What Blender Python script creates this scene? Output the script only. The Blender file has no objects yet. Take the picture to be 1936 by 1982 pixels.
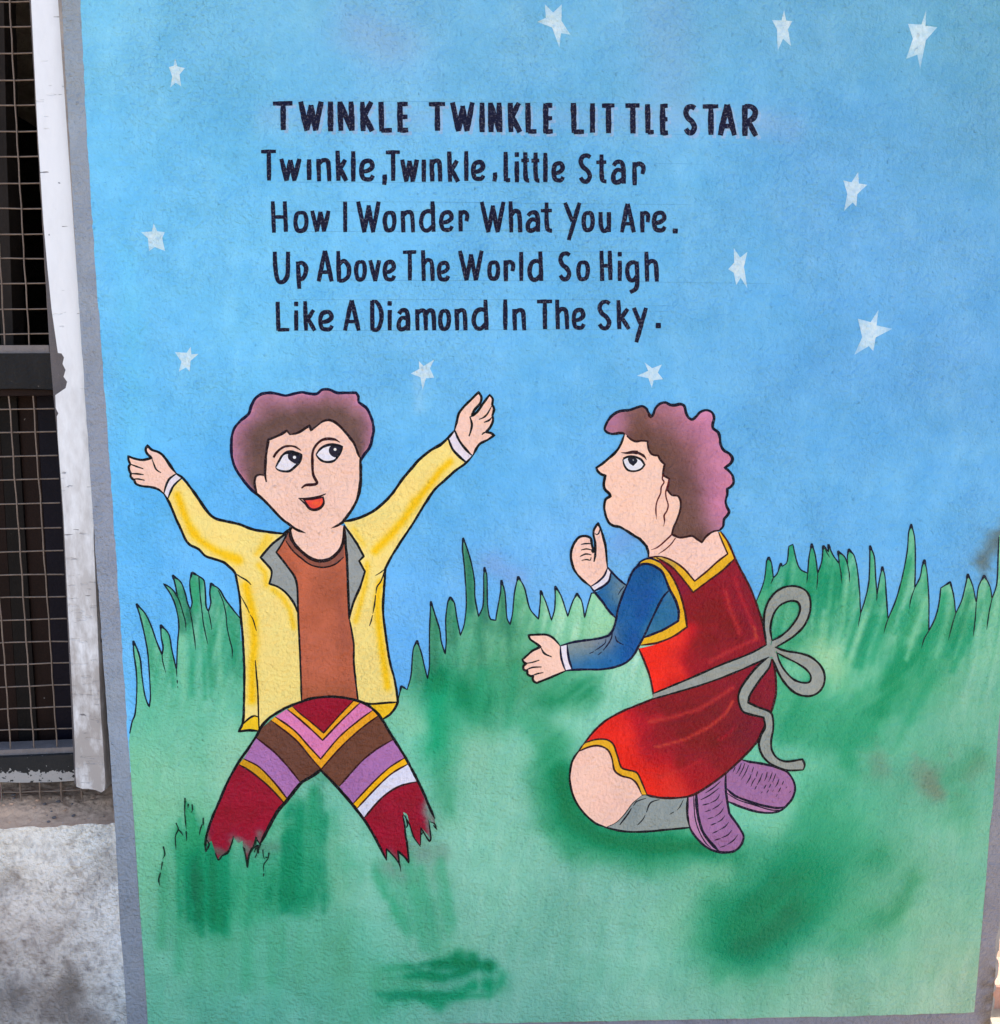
import bpy, bmesh, math, random
import numpy as np
from mathutils import Vector
from mathutils.geometry import delaunay_2d_cdt

SC = bpy.context.scene
COL = SC.collection
R = math.radians
random.seed(7)

# ------------------------------------------------------------------ camera
W_PX, H_PX, F_PX = 1936.0, 1982.0, 1500.0        # the photograph's pixels, focal length in them
PITCH = R(7.5); DIST = 1.5; CAM_Z = 1.55
cam_d = bpy.data.cameras.new('camera'); cam = bpy.data.objects.new('camera', cam_d); COL.objects.link(cam)
cam_d.sensor_fit = 'HORIZONTAL'; cam_d.sensor_width = 36.0; cam_d.lens = 36.0*F_PX/W_PX
cam_d.clip_start = 0.05; cam_d.clip_end = 500
cam.location = (0, -DIST, CAM_Z); cam.rotation_euler = (R(90)-PITCH, 0, 0)
SC.camera = cam

# ------------------------------------------------------------------ sky, sun, exposure
SUN_EL, SUN_AZ = R(47), R(58)                    # azimuth from +Y (behind the wall) towards +X
world = bpy.data.worlds.new('World'); SC.world = world; world.use_nodes = True
wn = world.node_tree.nodes; wl = world.node_tree.links
bgn = wn['Background']
sky = wn.new('ShaderNodeTexSky'); sky.sky_type = 'NISHITA'; sky.sun_disc = False
sky.sun_elevation = SUN_EL; sky.sun_rotation = SUN_AZ
sky.air_density = 1.0; sky.dust_density = 3.0; sky.ozone_density = 1.0; sky.altitude = 200
wl.new(sky.outputs[0], bgn.inputs[0]); bgn.inputs[1].default_value = 0.15
sl = bpy.data.lights.new('sun', 'SUN'); sun = bpy.data.objects.new('sun', sl); COL.objects.link(sun)
sl.energy = 3.6; sl.angle = R(0.5); sl.color = (1.0, 0.93, 0.82)
sdir = Vector((math.sin(SUN_AZ)*math.cos(SUN_EL), math.cos(SUN_AZ)*math.cos(SUN_EL), math.sin(SUN_EL)))
sun.rotation_euler = sdir.to_track_quat('Z', 'Y').to_euler(); sun.location = (3, 3, 6)
SC.view_settings.view_transform = 'Standard'; SC.view_settings.look = 'None'
SC.view_settings.gamma = 1.0; SC.view_settings.use_curve_mapping = False
SC.view_settings.exposure = 1.66
ILL = (0.90, 0.955, 1.10)                         # what a white card on this shaded wall reads, after exposure

# ------------------------------------------------------------------ helpers
def lin(c):
    c = np.asarray(c, float)/255.0
    return np.where(c <= 0.04045, c/12.92, ((c+0.055)/1.055)**2.4)
def alb(c):                                      # colour as it reads on the shaded wall -> paint's base colour
    return np.clip((lin(c)-0.014)/np.array(ILL), 0.003, 0.93)
def P(px, py, depth=0.0):                        # a pixel's place on the wall plane (or a plane 'depth' behind it)
    u = (px-W_PX/2)/F_PX; v = -(py-H_PX/2)/F_PX
    dy = math.cos(PITCH)+v*math.sin(PITCH); dz = v*math.cos(PITCH)-math.sin(PITCH)
    t = (DIST+depth)/dy
    return Vector((u*t, depth, CAM_Z+t*dz))
def PA(xy, depth=0.0):
    u = (xy[:, 0]-W_PX/2)/F_PX; v = -(xy[:, 1]-H_PX/2)/F_PX
    dy = math.cos(PITCH)+v*math.sin(PITCH); dz = v*math.cos(PITCH)-math.sin(PITCH)
    t = (DIST+depth)/dy
    return np.stack([u*t, np.zeros_like(t)+depth, CAM_Z+t*dz], 1)
def px_of(x, z):                                 # wall plane point -> pixel
    dy = DIST; dz = z-CAM_Z
    f = dy*math.cos(PITCH)-dz*math.sin(PITCH); u = dz*math.cos(PITCH)+dy*math.sin(PITCH)
    return W_PX/2+F_PX*x/f, H_PX/2-F_PX*u/f

def tag(o, label=None, cat=None, group=None, kind=None):
    if label: o['label'] = label
    if cat: o['category'] = cat
    if group: o['group'] = group
    if kind: o['kind'] = kind
    return o
def empty(name, loc):
    o = bpy.data.objects.new(name, None); o.location = loc; o.empty_display_size = 0.1
    COL.objects.link(o); return o
def wloc(o):
    l = Vector((0, 0, 0))
    while o is not None: l = l+o.location; o = o.parent
    return l
def link_mesh(name, verts, faces, m, parent=None, loc=None, smooth=False, colors=None):
    base = wloc(parent) if parent else Vector((0, 0, 0))
    o_loc = Vector(loc)-base if loc is not None else Vector((0, 0, 0))
    off = np.array(base+o_loc)
    v = np.asarray(verts, float)-off
    me = bpy.data.meshes.new(name); me.from_pydata(v.tolist(), [], faces); 
    if colors is not None:
        a = me.color_attributes.new('paint', 'FLOAT_COLOR', 'POINT')
        c = np.ones((len(v), 4), np.float32); c[:, :3] = colors
        a.data.foreach_set('color', c.ravel())
    if smooth: me.polygons.foreach_set('use_smooth', [True]*len(me.polygons))
    me.materials.append(m); me.update()
    o = bpy.data.objects.new(name, me); COL.objects.link(o); o.location = o_loc
    if parent: o.parent = parent
    return o

def rng_lattice(seed, n=256):
    return np.random.RandomState(seed).rand(n, n)
_LAT = {}
def vn(x, y, sx, sy=None, seed=0):               # value noise 0..1
    sy = sy or sx
    L = _LAT.setdefault(seed, rng_lattice(seed))
    x = np.asarray(x, float)/sx+1000.3; y = np.asarray(y, float)/sy+1000.7
    xi = np.floor(x).astype(int); yi = np.floor(y).astype(int); fx = x-xi; fy = y-yi
    fx = fx*fx*(3-2*fx); fy = fy*fy*(3-2*fy)
    a = L[xi % 256, yi % 256]; b = L[(xi+1) % 256, yi % 256]; c = L[xi % 256, (yi+1) % 256]; d = L[(xi+1) % 256, (yi+1) % 256]
    return (a*(1-fx)+b*fx)*(1-fy)+(c*(1-fx)+d*fx)*fy
def fbm(x, y, s, seed=0, sy=None):
    sy = sy or s
    x = np.asarray(x, float)/s; y = np.asarray(y, float)/sy
    return (0.5*vn(0.8*x+0.6*y, -0.6*x+0.8*y, 1, 1, seed)+0.3*vn(2*(0.38*x-0.92*y), 2*(0.92*x+0.38*y), 1, 1, seed+1)
            +0.2*vn(4*(0.96*x+0.28*y), 4*(-0.28*x+0.96*y), 1, 1, seed+2))

# crops: coordinates were read off enlarged pieces of the picture
CR = dict(A=(430, 740, 5.44), B=(240, 840, 5.6), C=(640, 740, 5.6), D=(440, 1000, 4.4286), E=(380, 1330, 3.967),
          F=(500, 820, 9.52), G=(1140, 760, 6.347), I=(1000, 1000, 5.6), K=(1210, 1010, 4.76), L=(1090, 1310, 3.808),
          M=(1300, 1430, 7.323), H=(240, 1080, 5.415), N=(740, 1020, 4.76), O=(1440, 1000, 3.8387), J=(290, 1500, 4.0425),
          T=(500, 180, 3.808), U=(1000, 180, 3.808), V=(500, 370, 4.327), W=(900, 370, 4.327), Z=(0, 0, 1))
def pts(*specs):
    """'A: 10,20! 30,40' -> [(x, y, corner)] in photograph pixels; '!' keeps a corner sharp"""
    out = []
    for spec in specs:
        k, s = spec.split(':'); ox, oy, sc = CR[k.strip()]
        for tok in s.split():
            c = tok.endswith('!'); a, b = tok.rstrip('!').split(',')
            out.append((ox+float(a)/sc, oy+float(b)/sc, c))
    return out
def smooth_path(p, closed=False, step=3.0):
    n = len(p)
    if n < 3 and not closed: return np.array([(a[0], a[1]) for a in p], float) if n < 2 else dens(p, step)
    res = []
    rngi = range(n if closed else n-1)
    for i in rngi:
        p1 = p[i]; p2 = p[(i+1) % n]
        p0 = p[(i-1) % n] if (closed or i > 0) else p1
        p3 = p[(i+2) % n] if (closed or i+2 < n) else p2
        if p1[2]: p0 = (2*p1[0]-p2[0], 2*p1[1]-p2[1])
        if p2[2]: p3 = (2*p2[0]-p1[0], 2*p2[1]-p1[1])
        P0, P1, P2, P3 = [np.array(q[:2], float) for q in (p0, p1, p2, p3)]
        L = np.linalg.norm(P2-P1)
        if L < 1e-6: continue
        # centripetal-like tangents, limited by the chord
        m1 = (P2-P0)/2; m2 = (P3-P1)/2
        for m in (m1, m2):
            q = np.linalg.norm(m)
            if q > L: m *= L/q
        k = max(1, int(math.ceil(L/step)))
        for j in range(k):
            t = j/k; t2 = t*t; t3 = t2*t
            res.append((2*t3-3*t2+1)*P1+(t3-2*t2+t)*m1+(-2*t3+3*t2)*P2+(t3-t2)*m2)
    if not closed: res.append(np.array(p[-1][:2], float))
    return np.array(res)
def dens(p, step):
    a = np.array(p[0][:2], float); b = np.array(p[-1][:2], float); k = max(1, int(np.linalg.norm(b-a)/step))
    return np.array([a+(b-a)*j/k for j in range(k+1)])

def inside(x, y, poly):
    x = x.ravel(); y = y.ravel(); r = np.zeros(len(x), bool)
    px, py = poly[:, 0], poly[:, 1]; n = len(poly); j = n-1
    for i in range(n):
        c = (py[i] > y) != (py[j] > y)
        if c.any():
            xi = (px[j]-px[i])*(y-py[i])/(py[j]-py[i]+1e-12)+px[i]
            r ^= c & (x < xi)
        j = i
    return r
def triangulate(poly, spacing=None):
    V = [Vector((a, b)) for a, b in poly]; n = len(V)
    if spacing:
        x0, y0 = poly.min(0); x1, y1 = poly.max(0)
        gx = np.arange(x0+spacing/2, x1, spacing); gy = np.arange(y0+spacing/2, y1, spacing*0.87)
        X, Y = np.meshgrid(gx, gy); X = X+((np.arange(len(gy)) % 2)*spacing/2)[:, None]
        m = inside(X, Y, poly); X = X.ravel()[m]; Y = Y.ravel()[m]
        V += [Vector((a, b)) for a, b in zip(X, Y)]
    r = delaunay_2d_cdt(V, [(i, (i+1) % n) for i in range(n)], [], 1, 1e-3)
    v = np.array([(a.x, a.y) for a in r[0]]); f = []
    for t in r[2]:
        a, b, c = t
        ar = (v[b][0]-v[a][0])*(v[c][1]-v[a][1])-(v[b][1]-v[a][1])*(v[c][0]-v[a][0])
        if abs(ar) < 1e-6: continue
        f.append((a, b, c) if ar < 0 else (a, c, b))    # px y runs down: keeps normals towards the camera
    return v, f

def segdist(x, y, line):
    line = np.asarray(line, float); d = np.full(len(x), 1e9)
    if len(line) == 1: return np.hypot(x-line[0, 0], y-line[0, 1])
    for i in range(len(line)-1):
        a = line[i]; b = line[i+1]; ab = b-a; L = (ab**2).sum()+1e-9
        t = np.clip(((x-a[0])*ab[0]+(y-a[1])*ab[1])/L, 0, 1)
        d = np.minimum(d, np.hypot(x-a[0]-t*ab[0], y-a[1]-t*ab[1]))
    return d
def rbf(x, y, cps, s=160.0):
    c = np.array(cps, float); w = np.exp(-((x[:, None]-c[:, 0])**2+(y[:, None]-c[:, 1])**2)/(2*s*s))+1e-7
    return (w[:, :, None]*c[None, :, 2:5]).sum(1)/w.sum(1)[:, None]
def mixc(col, c2, a):
    return col*(1-a[:, None])+np.asarray(c2, float)*a[:, None]
def soft(col, x, y, line, w, c2, s=1.0, rough=0.25, seed=3):
    d = segdist(x, y, line)*(1+rough*(fbm(x, y, w*0.9+4, seed)-0.5)*2)
    return mixc(col, c2, s*np.exp(-(d/w)**2))

KD = 0.3                                         # coats of paint are only fractions of a millimetre apart
def flat(c): return lambda x, y: np.tile(np.array(c, float), (len(x), 1))

def paint_area(name, path, colf, m, parent, depth, spacing=None, step=4.0, closed_step=None, loc=None):
    poly = smooth_path(path, True, step) if not isinstance(path, np.ndarray) else path
    v, f = triangulate(poly, spacing)
    c = colf(v[:, 0], v[:, 1])
    return link_mesh(name, PA(v, depth*KD), f, m, parent, loc, colors=alb(c))

def ribbon(path, w, depth, ddepth, taper=(1, 1), wob=0.14, seed=0, sm=True, step=3.0):
    """a brush stroke: flat strip of paint, its width slightly uneven"""
    c = smooth_path(path, False, step) if sm else np.array([(a[0], a[1]) for a in path], float)
    n = len(c)
    if n < 2: return None
    t = np.zeros_like(c); t[1:-1] = c[2:]-c[:-2]; t[0] = c[1]-c[0]; t[-1] = c[-1]-c[-2]
    t /= (np.linalg.norm(t, axis=1)[:, None]+1e-9); nrm = np.stack([-t[:, 1], t[:, 0]], 1)
    s = np.concatenate([[0], np.cumsum(np.linalg.norm(np.diff(c, axis=0), axis=1))]); Lt = s[-1]+1e-9
    ww = np.full(n, w, float)*(1+wob*(fbm(c[:, 0]+seed*37.7, c[:, 1], 18, 11)-0.5)*2)
    k = min(14.0, Lt*0.45)
    ww *= taper[0]+(1-taper[0])*np.clip(s/k, 0, 1); ww *= taper[1]+(1-taper[1])*np.clip((Lt-s)/k, 0, 1)
    jl = 1+wob*0.8*(vn(c[:, 0]+seed*91, c[:, 1], 7, seed=21)-0.5); jr = 1+wob*0.8*(vn(c[:, 0]-seed*57, c[:, 1], 7, seed=22)-0.5)
    Lf = c+nrm*(ww*jl/2)[:, None]; Rt = c-nrm*(ww*jr/2)[:, None]
    d = (depth+np.linspace(0, ddepth, n))*KD
    v = []; f = []
    for i in range(n):
        v.append(tuple(P(Lf[i][0], Lf[i][1], d[i]))); v.append(tuple(P(Rt[i][0], Rt[i][1], d[i])))
    for i in range(n-1):
        f.append((2*i, 2*i+1, 2*i+3, 2*i+2))
    return v, f
def strokes(name, paths, w, col, m, parent, depth, taper=(0.35, 0.35), wob=0.14, loc=None, step=3.0):
    """several brush strokes of one colour joined into one part"""
    V = []; Fc = []
    for i, p in enumerate(paths):
        ww = w; tp = taper
        if isinstance(p, tuple) and len(p) in (2, 3) and isinstance(p[1], (int, float)): 
            if len(p) == 3: tp = p[2]
            p, ww = p[0], p[1]
        r = ribbon(p, ww, depth-0.000012*(i+1), -0.00001, tp, wob, i, step=step)
        if not r: continue
        b = len(V); V += r[0]; Fc += [tuple(q+b for q in f) for f in r[1]]
    c = np.tile(alb(col), (len(V), 1))
    return link_mesh(name, V, Fc, m, parent, loc, colors=c)

# ------------------------------------------------------------------ materials
def newmat(name):
    m = bpy.data.materials.new(name); m.use_nodes = True; nt = m.node_tree
    for n in list(nt.nodes):
        if n.type != 'OUTPUT_MATERIAL' and n.type != 'BSDF_PRINCIPLED': nt.nodes.remove(n)
    b = nt.nodes['Principled BSDF']; return m, nt, b
def N(nt, t, **k):
    n = nt.nodes.new(t)
    for a, v in k.items(): setattr(n, a, v)
    return n
def wpos(nt, scale=(1, 1, 1)):
    g = N(nt, 'ShaderNodeNewGeometry'); mp = N(nt, 'ShaderNodeMapping'); mp.inputs['Scale'].default_value = scale
    nt.links.new(g.outputs['Position'], mp.inputs['Vector']); return mp.outputs[0]
def noise(nt, vec, scale, detail=3, rough=0.5, dist=0):
    n = N(nt, 'ShaderNodeTexNoise'); n.inputs['Scale'].default_value = scale; n.inputs['Detail'].default_value = detail
    n.inputs['Roughness'].default_value = rough; n.inputs['Distortion'].default_value = dist
    nt.links.new(vec, n.inputs['Vector']); return n.outputs[0]
def ramp(nt, fac, stops):
    r = N(nt, 'ShaderNodeValToRGB'); e = r.color_ramp.elements
    while len(e) < len(stops): e.new(0.5)
    for i, (p, c) in enumerate(stops):
        e[i].position = p; e[i].color = (c, c, c, 1) if isinstance(c, (int, float)) else (*c, 1)
    nt.links.new(fac, r.inputs[0]); return r.outputs[0]
def mul(nt, a, b, op='MULTIPLY'):
    n = N(nt, 'ShaderNodeMath', operation=op)
    for i, q in enumerate((a, b)):
        if isinstance(q, (int, float)): n.inputs[i].default_value = q
        else: nt.links.new(q, n.inputs[i])
    return n.outputs[0]
def mix(nt, fac, a, b, mode='MIX'):
    n = N(nt, 'ShaderNodeMix', data_type='RGBA', blend_type=mode)
    for s, q in ((0, fac), (6, a), (7, b)):
        if isinstance(q, (int, float)): n.inputs[s].default_value = q
        elif isinstance(q, (tuple, list)): n.inputs[s].default_value = (*q, 1)
        else: nt.links.new(q, n.inputs[s])
    return n.outputs[2]
def bump(nt, h, strength, dist, b, prev=None):
    n = N(nt, 'ShaderNodeBump'); n.inputs['Strength'].default_value = strength; n.inputs['Distance'].default_value = dist
    nt.links.new(h, n.inputs['Height'])
    if prev: nt.links.new(prev, n.inputs['Normal'])
    if b: nt.links.new(n.outputs[0], b.inputs['Normal'])
    return n.outputs[0]
def plaster_height(nt):
    v = wpos(nt, (1, 0, 1))                      # the same relief runs through every coat of paint on the wall
    a = noise(nt, v, 135, 2, 0.5); c = noise(nt, v, 330, 1, 0.5); d = noise(nt, v, 10, 3, 0.5)
    peaks = ramp(nt, noise(nt, v, 120, 1, 0.5), [(0.66, 0.0), (0.82, 1.0)])
    big = ramp(nt, noise(nt, v, 4.5, 2, 0.5), [(0.35, 0.55), (0.65, 1.25)])       # the trowel left some stretches rougher
    h = mul(nt, mul(nt, mul(nt, a, 0.50), mul(nt, c, 0.16), 'ADD'), big); h = mul(nt, h, mul(nt, d, 1.3), 'ADD')
    h = mul(nt, h, mul(nt, peaks, 0.17), 'ADD')
    return h, v
def paint_mat(name, rough=0.5, speck=0.0, mottle=0.10, spec=0.22, bump_s=1.0, streak=0.0):
    m, nt, b = newmat(name)
    at = N(nt, 'ShaderNodeAttribute', attribute_name='paint')
    h, v = plaster_height(nt)
    fine = noise(nt, v, 330, 2, 0.6); mid = noise(nt, v, 22, 4, 0.6)
    k = ramp(nt, mul(nt, mul(nt, fine, 0.5), mul(nt, mid, 0.5), 'ADD'), [(0.3, 1-mottle), (0.7, 1+mottle)])
    c = mix(nt, 1.0, at.outputs[0], k, 'MULTIPLY')
    if streak:
        s = ramp(nt, noise(nt, wpos(nt, (1, 0, 0.12)), 120, 3, 0.6), [(0.35, 1-streak), (0.65, 1+streak)])
        c = mix(nt, 1.0, c, s, 'MULTIPLY')
    if speck:
        sp = ramp(nt, noise(nt, v, 260, 2, 0.7), [(0.55, 0.0), (0.66, 1.0)])  # grey specks: glints of the plaster put into the colour, also brush skips
        c = mix(nt, mul(nt, sp, speck), c, (0.20, 0.20, 0.26))
    nt.links.new(c, b.inputs['Base Color']); b.inputs['Roughness'].default_value = rough
    b.inputs['Specular IOR Level'].default_value = spec
    bump(nt, h, bump_s, 0.0145, b)
    return m
M_PAINT = paint_mat('painted_plaster', 0.42, 0, 0.06, 0.16)
M_LINE = paint_mat('brushed_line_paint', 0.5, 0.26, 0.10, 0.12)
M_LETTER = paint_mat('brushed_letter_paint', 0.45, 0.42, 0.14, 0.14)
M_STAR = paint_mat('thin_white_star_paint', 0.5, 0, 0.10)
M_BORDER = paint_mat('grey_border_paint', 0.42, 0, 0.10)
# ------------------------------------------------------------------ setting: ground
def mat_ground():
    m, nt, b = newmat('dusty_ground'); v = wpos(nt)
    a = noise(nt, v, 1.3, 5, 0.6); c = noise(nt, v, 40, 4, 0.6)
    col = mix(nt, a, (0.34, 0.27, 0.19), (0.46, 0.39, 0.29)); col = mix(nt, mul(nt, c, 0.5), col, (0.26, 0.20, 0.14))
    nt.links.new(col, b.inputs['Base Color']); b.inputs['Roughness'].default_value = 0.95
    bump(nt, mul(nt, c, noise(nt, v, 9, 4), 'ADD'), 0.6, 0.02, b); return m
M_GROUND = mat_ground()
def grid_sheet(name, x0, x1, y0, y1, nx, ny, zf, m, parent=None, loc=None):
    xs = np.linspace(x0, x1, nx); ys = np.linspace(y0, y1, ny); X, Y = np.meshgrid(xs, ys)
    Z = zf(X, Y); v = np.stack([X.ravel(), Y.ravel(), Z.ravel()], 1)
    f = [(j*nx+i, j*nx+i+1, (j+1)*nx+i+1, (j+1)*nx+i) for j in range(ny-1) for i in range(nx-1)]
    return link_mesh(name, v, f, m, parent, loc, smooth=True)
g = link_mesh('ground', [(-150, -150, 0), (150, -150, 0), (150, 150, 0), (-150, 150, 0)], [(0, 1, 2, 3)], M_GROUND)
tag(g, kind='structure')

# ------------------------------------------------------------------ the wall
WX0, WX1, TH, WH = -2.6, 1.054, 0.23, 3.0
OPX, OPZ0, OPZ1, OPX0 = -0.794, 0.6945, 2.62, -2.2
def mat_plaster(name, base, dark, bs=1.0, rough=0.9, sc=1.0):
    m, nt, b = newmat(name); v = wpos(nt)
    a = noise(nt, v, 5*sc, 5, 0.65); c = noise(nt, v, 60*sc, 4, 0.6); d = noise(nt, v, 190*sc, 3, 0.6)
    col = mix(nt, ramp(nt, a, [(0.35, 0), (0.7, 1)]), base, dark)
    col = mix(nt, ramp(nt, c, [(0.55, 0), (0.75, 0.6)]), col, dark)
    nt.links.new(col, b.inputs['Base Color']); b.inputs['Roughness'].default_value = rough
    bump(nt, mul(nt, c, mul(nt, d, 0.6), 'ADD'), bs, 0.006, b); return m
M_PLASTER = mat_plaster('bare_plaster', (0.36, 0.32, 0.29), (0.18, 0.145, 0.125))
M_INNER = mat_plaster('darkened_inner_plaster', (0.014, 0.012, 0.012), (0.008, 0.007, 0.007))  # near-black base colour stands in for the darkness of the room
def box(name, a, b, m, parent=None, loc=None, bev=0.0):
    bm = bmesh.new(); bmesh.ops.create_cube(bm, size=1)
    for v in bm.verts:
        v.co = Vector([(a[i]+b[i])/2+v.co[i]*(b[i]-a[i]) for i in range(3)])
    if bev: bmesh.ops.bevel(bm, geom=bm.edges[:], offset=bev, segments=2, affect='EDGES')
    me = bpy.data.meshes.new(name); base = wloc(parent) if parent else Vector()
    o = bpy.data.objects.new(name, me); o.location = (Vector(loc)-base) if loc else Vector()
    off = base+o.location
    for v in bm.verts: v.co -= off
    bm.to_mesh(me); bm.free(); me.materials.append(m); COL.objects.link(o)
    if parent: o.parent = parent
    return o
def slab(name, outline_xz, y0, y1, m, parent=None, loc=None, spacing=None):
    """an outline in the wall's plane given real thickness"""
    poly = np.array([(x, -z) for x, z in outline_xz]); n0 = len(poly)
    v, f = triangulate(poly, spacing); n = len(v)
    V = [(a, y0, -b) for a, b in v]+[(a, y1, -b) for a, b in v]
    F = list(f)+[(c+n, b+n, a+n) for a, b, c in f]
    for i in range(n0):
        j = (i+1) % n0; F.append((i, j, j+n, i+n))
    o = link_mesh(name, V, F, m, parent, loc)
    bm = bmesh.new(); bm.from_mesh(o.data); bmesh.ops.recalc_face_normals(bm, faces=bm.faces[:]); bm.to_mesh(o.data); bm.free()
    return o
wall = empty('painted_wall', ((WX0+WX1)/2, 0, 0))
tag(wall, 'plastered wall carrying a blue and green mural inside a grey painted border', 'wall')
edge = []
zz = 0.0
while zz < WH:
    chip = 0.0
    if zz < 0.42: chip = max(0, (vn(zz*1000, 0, 14, seed=40)-0.45))*0.014+max(0, vn(zz*1000, 9, 40, seed=41)-0.6)*0.02
    edge.append((WX1-chip+(vn(zz*1000, 3, 30, seed=42)-0.5)*0.004, zz)); zz += 0.006 if zz < 0.6 else 0.03
edge.append((WX1, WH))
slab('wall_body', [(OPX, 0)]+edge+[(OPX, WH)], 0.0, TH, M_PLASTER, wall)
box('wall_body', (WX0, 0, 0), (OPX, TH, OPZ0-0.012), M_PLASTER, wall)
box('wall_body', (WX0, 0, OPZ1), (OPX, TH, WH), M_PLASTER, wall)
box('wall_body', (WX0, 0, OPZ0-0.012), (OPX0, TH, OPZ1), M_PLASTER, wall)
bld = empty('school_building', (-0.8, 2.0, 0)); tag(bld, 'dark room of the building behind the mesh window', 'building')
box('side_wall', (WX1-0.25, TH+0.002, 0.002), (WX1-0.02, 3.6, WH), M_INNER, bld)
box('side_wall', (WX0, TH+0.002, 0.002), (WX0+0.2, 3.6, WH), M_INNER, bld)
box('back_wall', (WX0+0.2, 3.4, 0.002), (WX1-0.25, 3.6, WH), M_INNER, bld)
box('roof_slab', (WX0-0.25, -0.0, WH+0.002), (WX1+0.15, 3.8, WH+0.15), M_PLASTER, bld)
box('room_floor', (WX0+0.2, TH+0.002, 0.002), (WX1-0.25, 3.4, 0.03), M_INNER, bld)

# whitewash under the window, with its own dirt and stains
M_WASH = paint_mat('old_whitewash', 0.8, 0.08, 0.14, 0.15, 1.25)
def wash_col(x, y):
    c = rbf(x, y, [(60, 1640, 218, 216, 218), (200, 1640, 214, 220, 230), (110, 1720, 214, 210, 214), (215, 1800, 214, 218, 230), (60, 1800, 206, 200, 204),
                   (120, 1880, 184, 178, 180), (40, 1950, 160, 155, 158), (150, 1960, 158, 152, 154), (225, 1950, 196, 208, 224), (-200, 1800, 170, 165, 165)], 60)
    n = fbm(x, y, 70, 50); c = c-np.clip(n-0.47, 0, 1)[:, None]*np.array([96, 102, 106])+6
    n2 = fbm(x, y, 12, 53); c = c-np.clip(n2-0.5, 0, 1)[:, None]*np.array([120, 126, 130]); n3 = vn(x, y, 4.5, seed=57); c = c-np.clip(n3-0.72, 0, 1)[:, None]*np.array([150, 156, 160])
    c = soft(c, x, y, [(135, 1905), (140, 1935)], 24, (104, 98, 98), 0.65, 1.2); c = soft(c, x, y, [(100, 1960), (190, 1985)], 22, (120, 114, 116), 0.6, 1.0)
    c = soft(c, x, y, [(25, 1925), (30, 1940)], 26, (104, 100, 104), 0.7, 1.0)
    c = soft(c, x, y, [(134, 1660), (146, 1685), (158, 1694)], 4, (150, 142, 142), 0.5, 0.7)
    return c
wp = [(-1500, 2120, 1), (-1500, 1625, 1), (-700, 1612, 1)]
for i, xx in enumerate(range(-600, 222, 9)):
    wp.append((xx, 1604-max(0, xx)*0.045+(vn(xx, 5, 14, seed=60)-0.5)*5, 1))
wp += [(223, 1594, 1), (225, 1640, 1), (229, 1720, 1), (233, 1800, 1), (240, 1880, 1), (246, 1982, 1), (256, 2120, 1)]
paint_area('whitewash_coat', wp, wash_col, M_WASH, wall, -0.0006, 5, 6)

# grey border
def border_col(x, y):
    c = rbf(x, y, [(138, 0, 140, 152, 170), (165, 500, 140, 150, 170), (200, 1000, 142, 150, 172), (235, 1500, 140, 152, 174), (262, 1950, 132, 140, 158),
                   (900, 2000, 125, 128, 146), (1700, 1985, 124, 126, 144), (1910, 1900, 130, 124, 136), (1930, 1600, 132, 134, 150)], 170)
    c = c+(fbm(x, y, 30, 70)-0.5)[:, None]*14
    e = np.clip((x-1890)/40, 0, 1)*np.clip((y-1830)/80, 0, 1)
    return mixc(c, (98, 84, 74), np.clip(e*1.5*(fbm(x, y, 14, 71)*2.2-0.55), 0, 0.9))
bl = [(119, 0), (147, 500), (180, 1000), (216, 1500), (224, 1620), (229, 1720), (233, 1800), (240, 1880), (246, 1982), (252, 2060)]
bi = [(156.6, 0), (168, 240), (184.5, 500), (203, 750), (220.5, 1000), (237, 1250), (253, 1500), (269, 1740), (286.5, 1982)]
def jag(p, a=1.2): return [(x+(vn(x*3, y, 17, seed=80)-0.5)*a*2, y+(vn(x, y*3, 17, seed=81)-0.5)*a*2, False) for x, y in p]
def refine(p, st=14):
    o = []
    for (x0, y0), (x1, y1) in zip(p[:-1], p[1:]):
        k = max(1, int(math.hypot(x1-x0, y1-y0)/st)); o += [(x0+(x1-x0)*i/k, y0+(y1-y0)*i/k) for i in range(k)]
    return o+[p[-1]]
TOPY = -533
bxl = px_of(-0.794, 2.76)[0]; bxi = px_of(-0.753, 2.72)
left = [(px_of(-0.7935, 2.76))]+bl[:1]
right_in = [px_of(1.0115, 2.72), (1930.6+0.6, 1400), (1911, 1682), (1901, 1800), (1888, 1945)]
strip_l = [(px_of(-0.7935, 2.76)[0], px_of(-0.7935, 2.76)[1])]+bl+[(292, 2060)]+bi[::-1]+[(bxi[0], bxi[1])]
def corners(p): return [(x, y, True) for x, y in p]
paint_area('border_strip', corners(jagged := [(x, y) for x, y, _ in jag(refine(strip_l), 0.9)]), border_col, M_BORDER, wall, -0.0012, 12, 8)
bot_in = [(1886.5, 1961), (1760, 1965), (1600, 1969), (1400, 1973), (1180, 1977.5), (1000, 1981), (700, 1986), (286.5, 1992)]
strip_b = bot_in[::-1]+[(1892, 1940)]+[(1893, 2060), (292, 2060)]
paint_area('border_strip', corners([(x, y) for x, y, _ in jag(refine(bot_in[::-1]), 1.2)]+[(1893, 2060), (293, 2060)]), border_col, M_BORDER, wall, -0.0013, 12, 8)
outr = [px_of(1.052, 2.76)]+[px_of(1.050-(0.012*max(0, vn(z*1000, 7, 45, seed=90)-0.35)+0.022*max(0, 0.42-z)*max(0, vn(z*900, 2, 25, seed=91))), z) for z in np.arange(2.7, 0.17, -0.012)]
strip_r = right_in+[(1886.5, 1961), (1885, 2060)]+outr[::-1]
paint_area('border_strip', corners([(x, y) for x, y, _ in jag(refine(right_in+[(1886.5, 1961)]), 1.0)]+[(1886, 2055)]+outr[::-1]), border_col, M_BORDER, wall, -0.0014, 12, 8)
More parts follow.
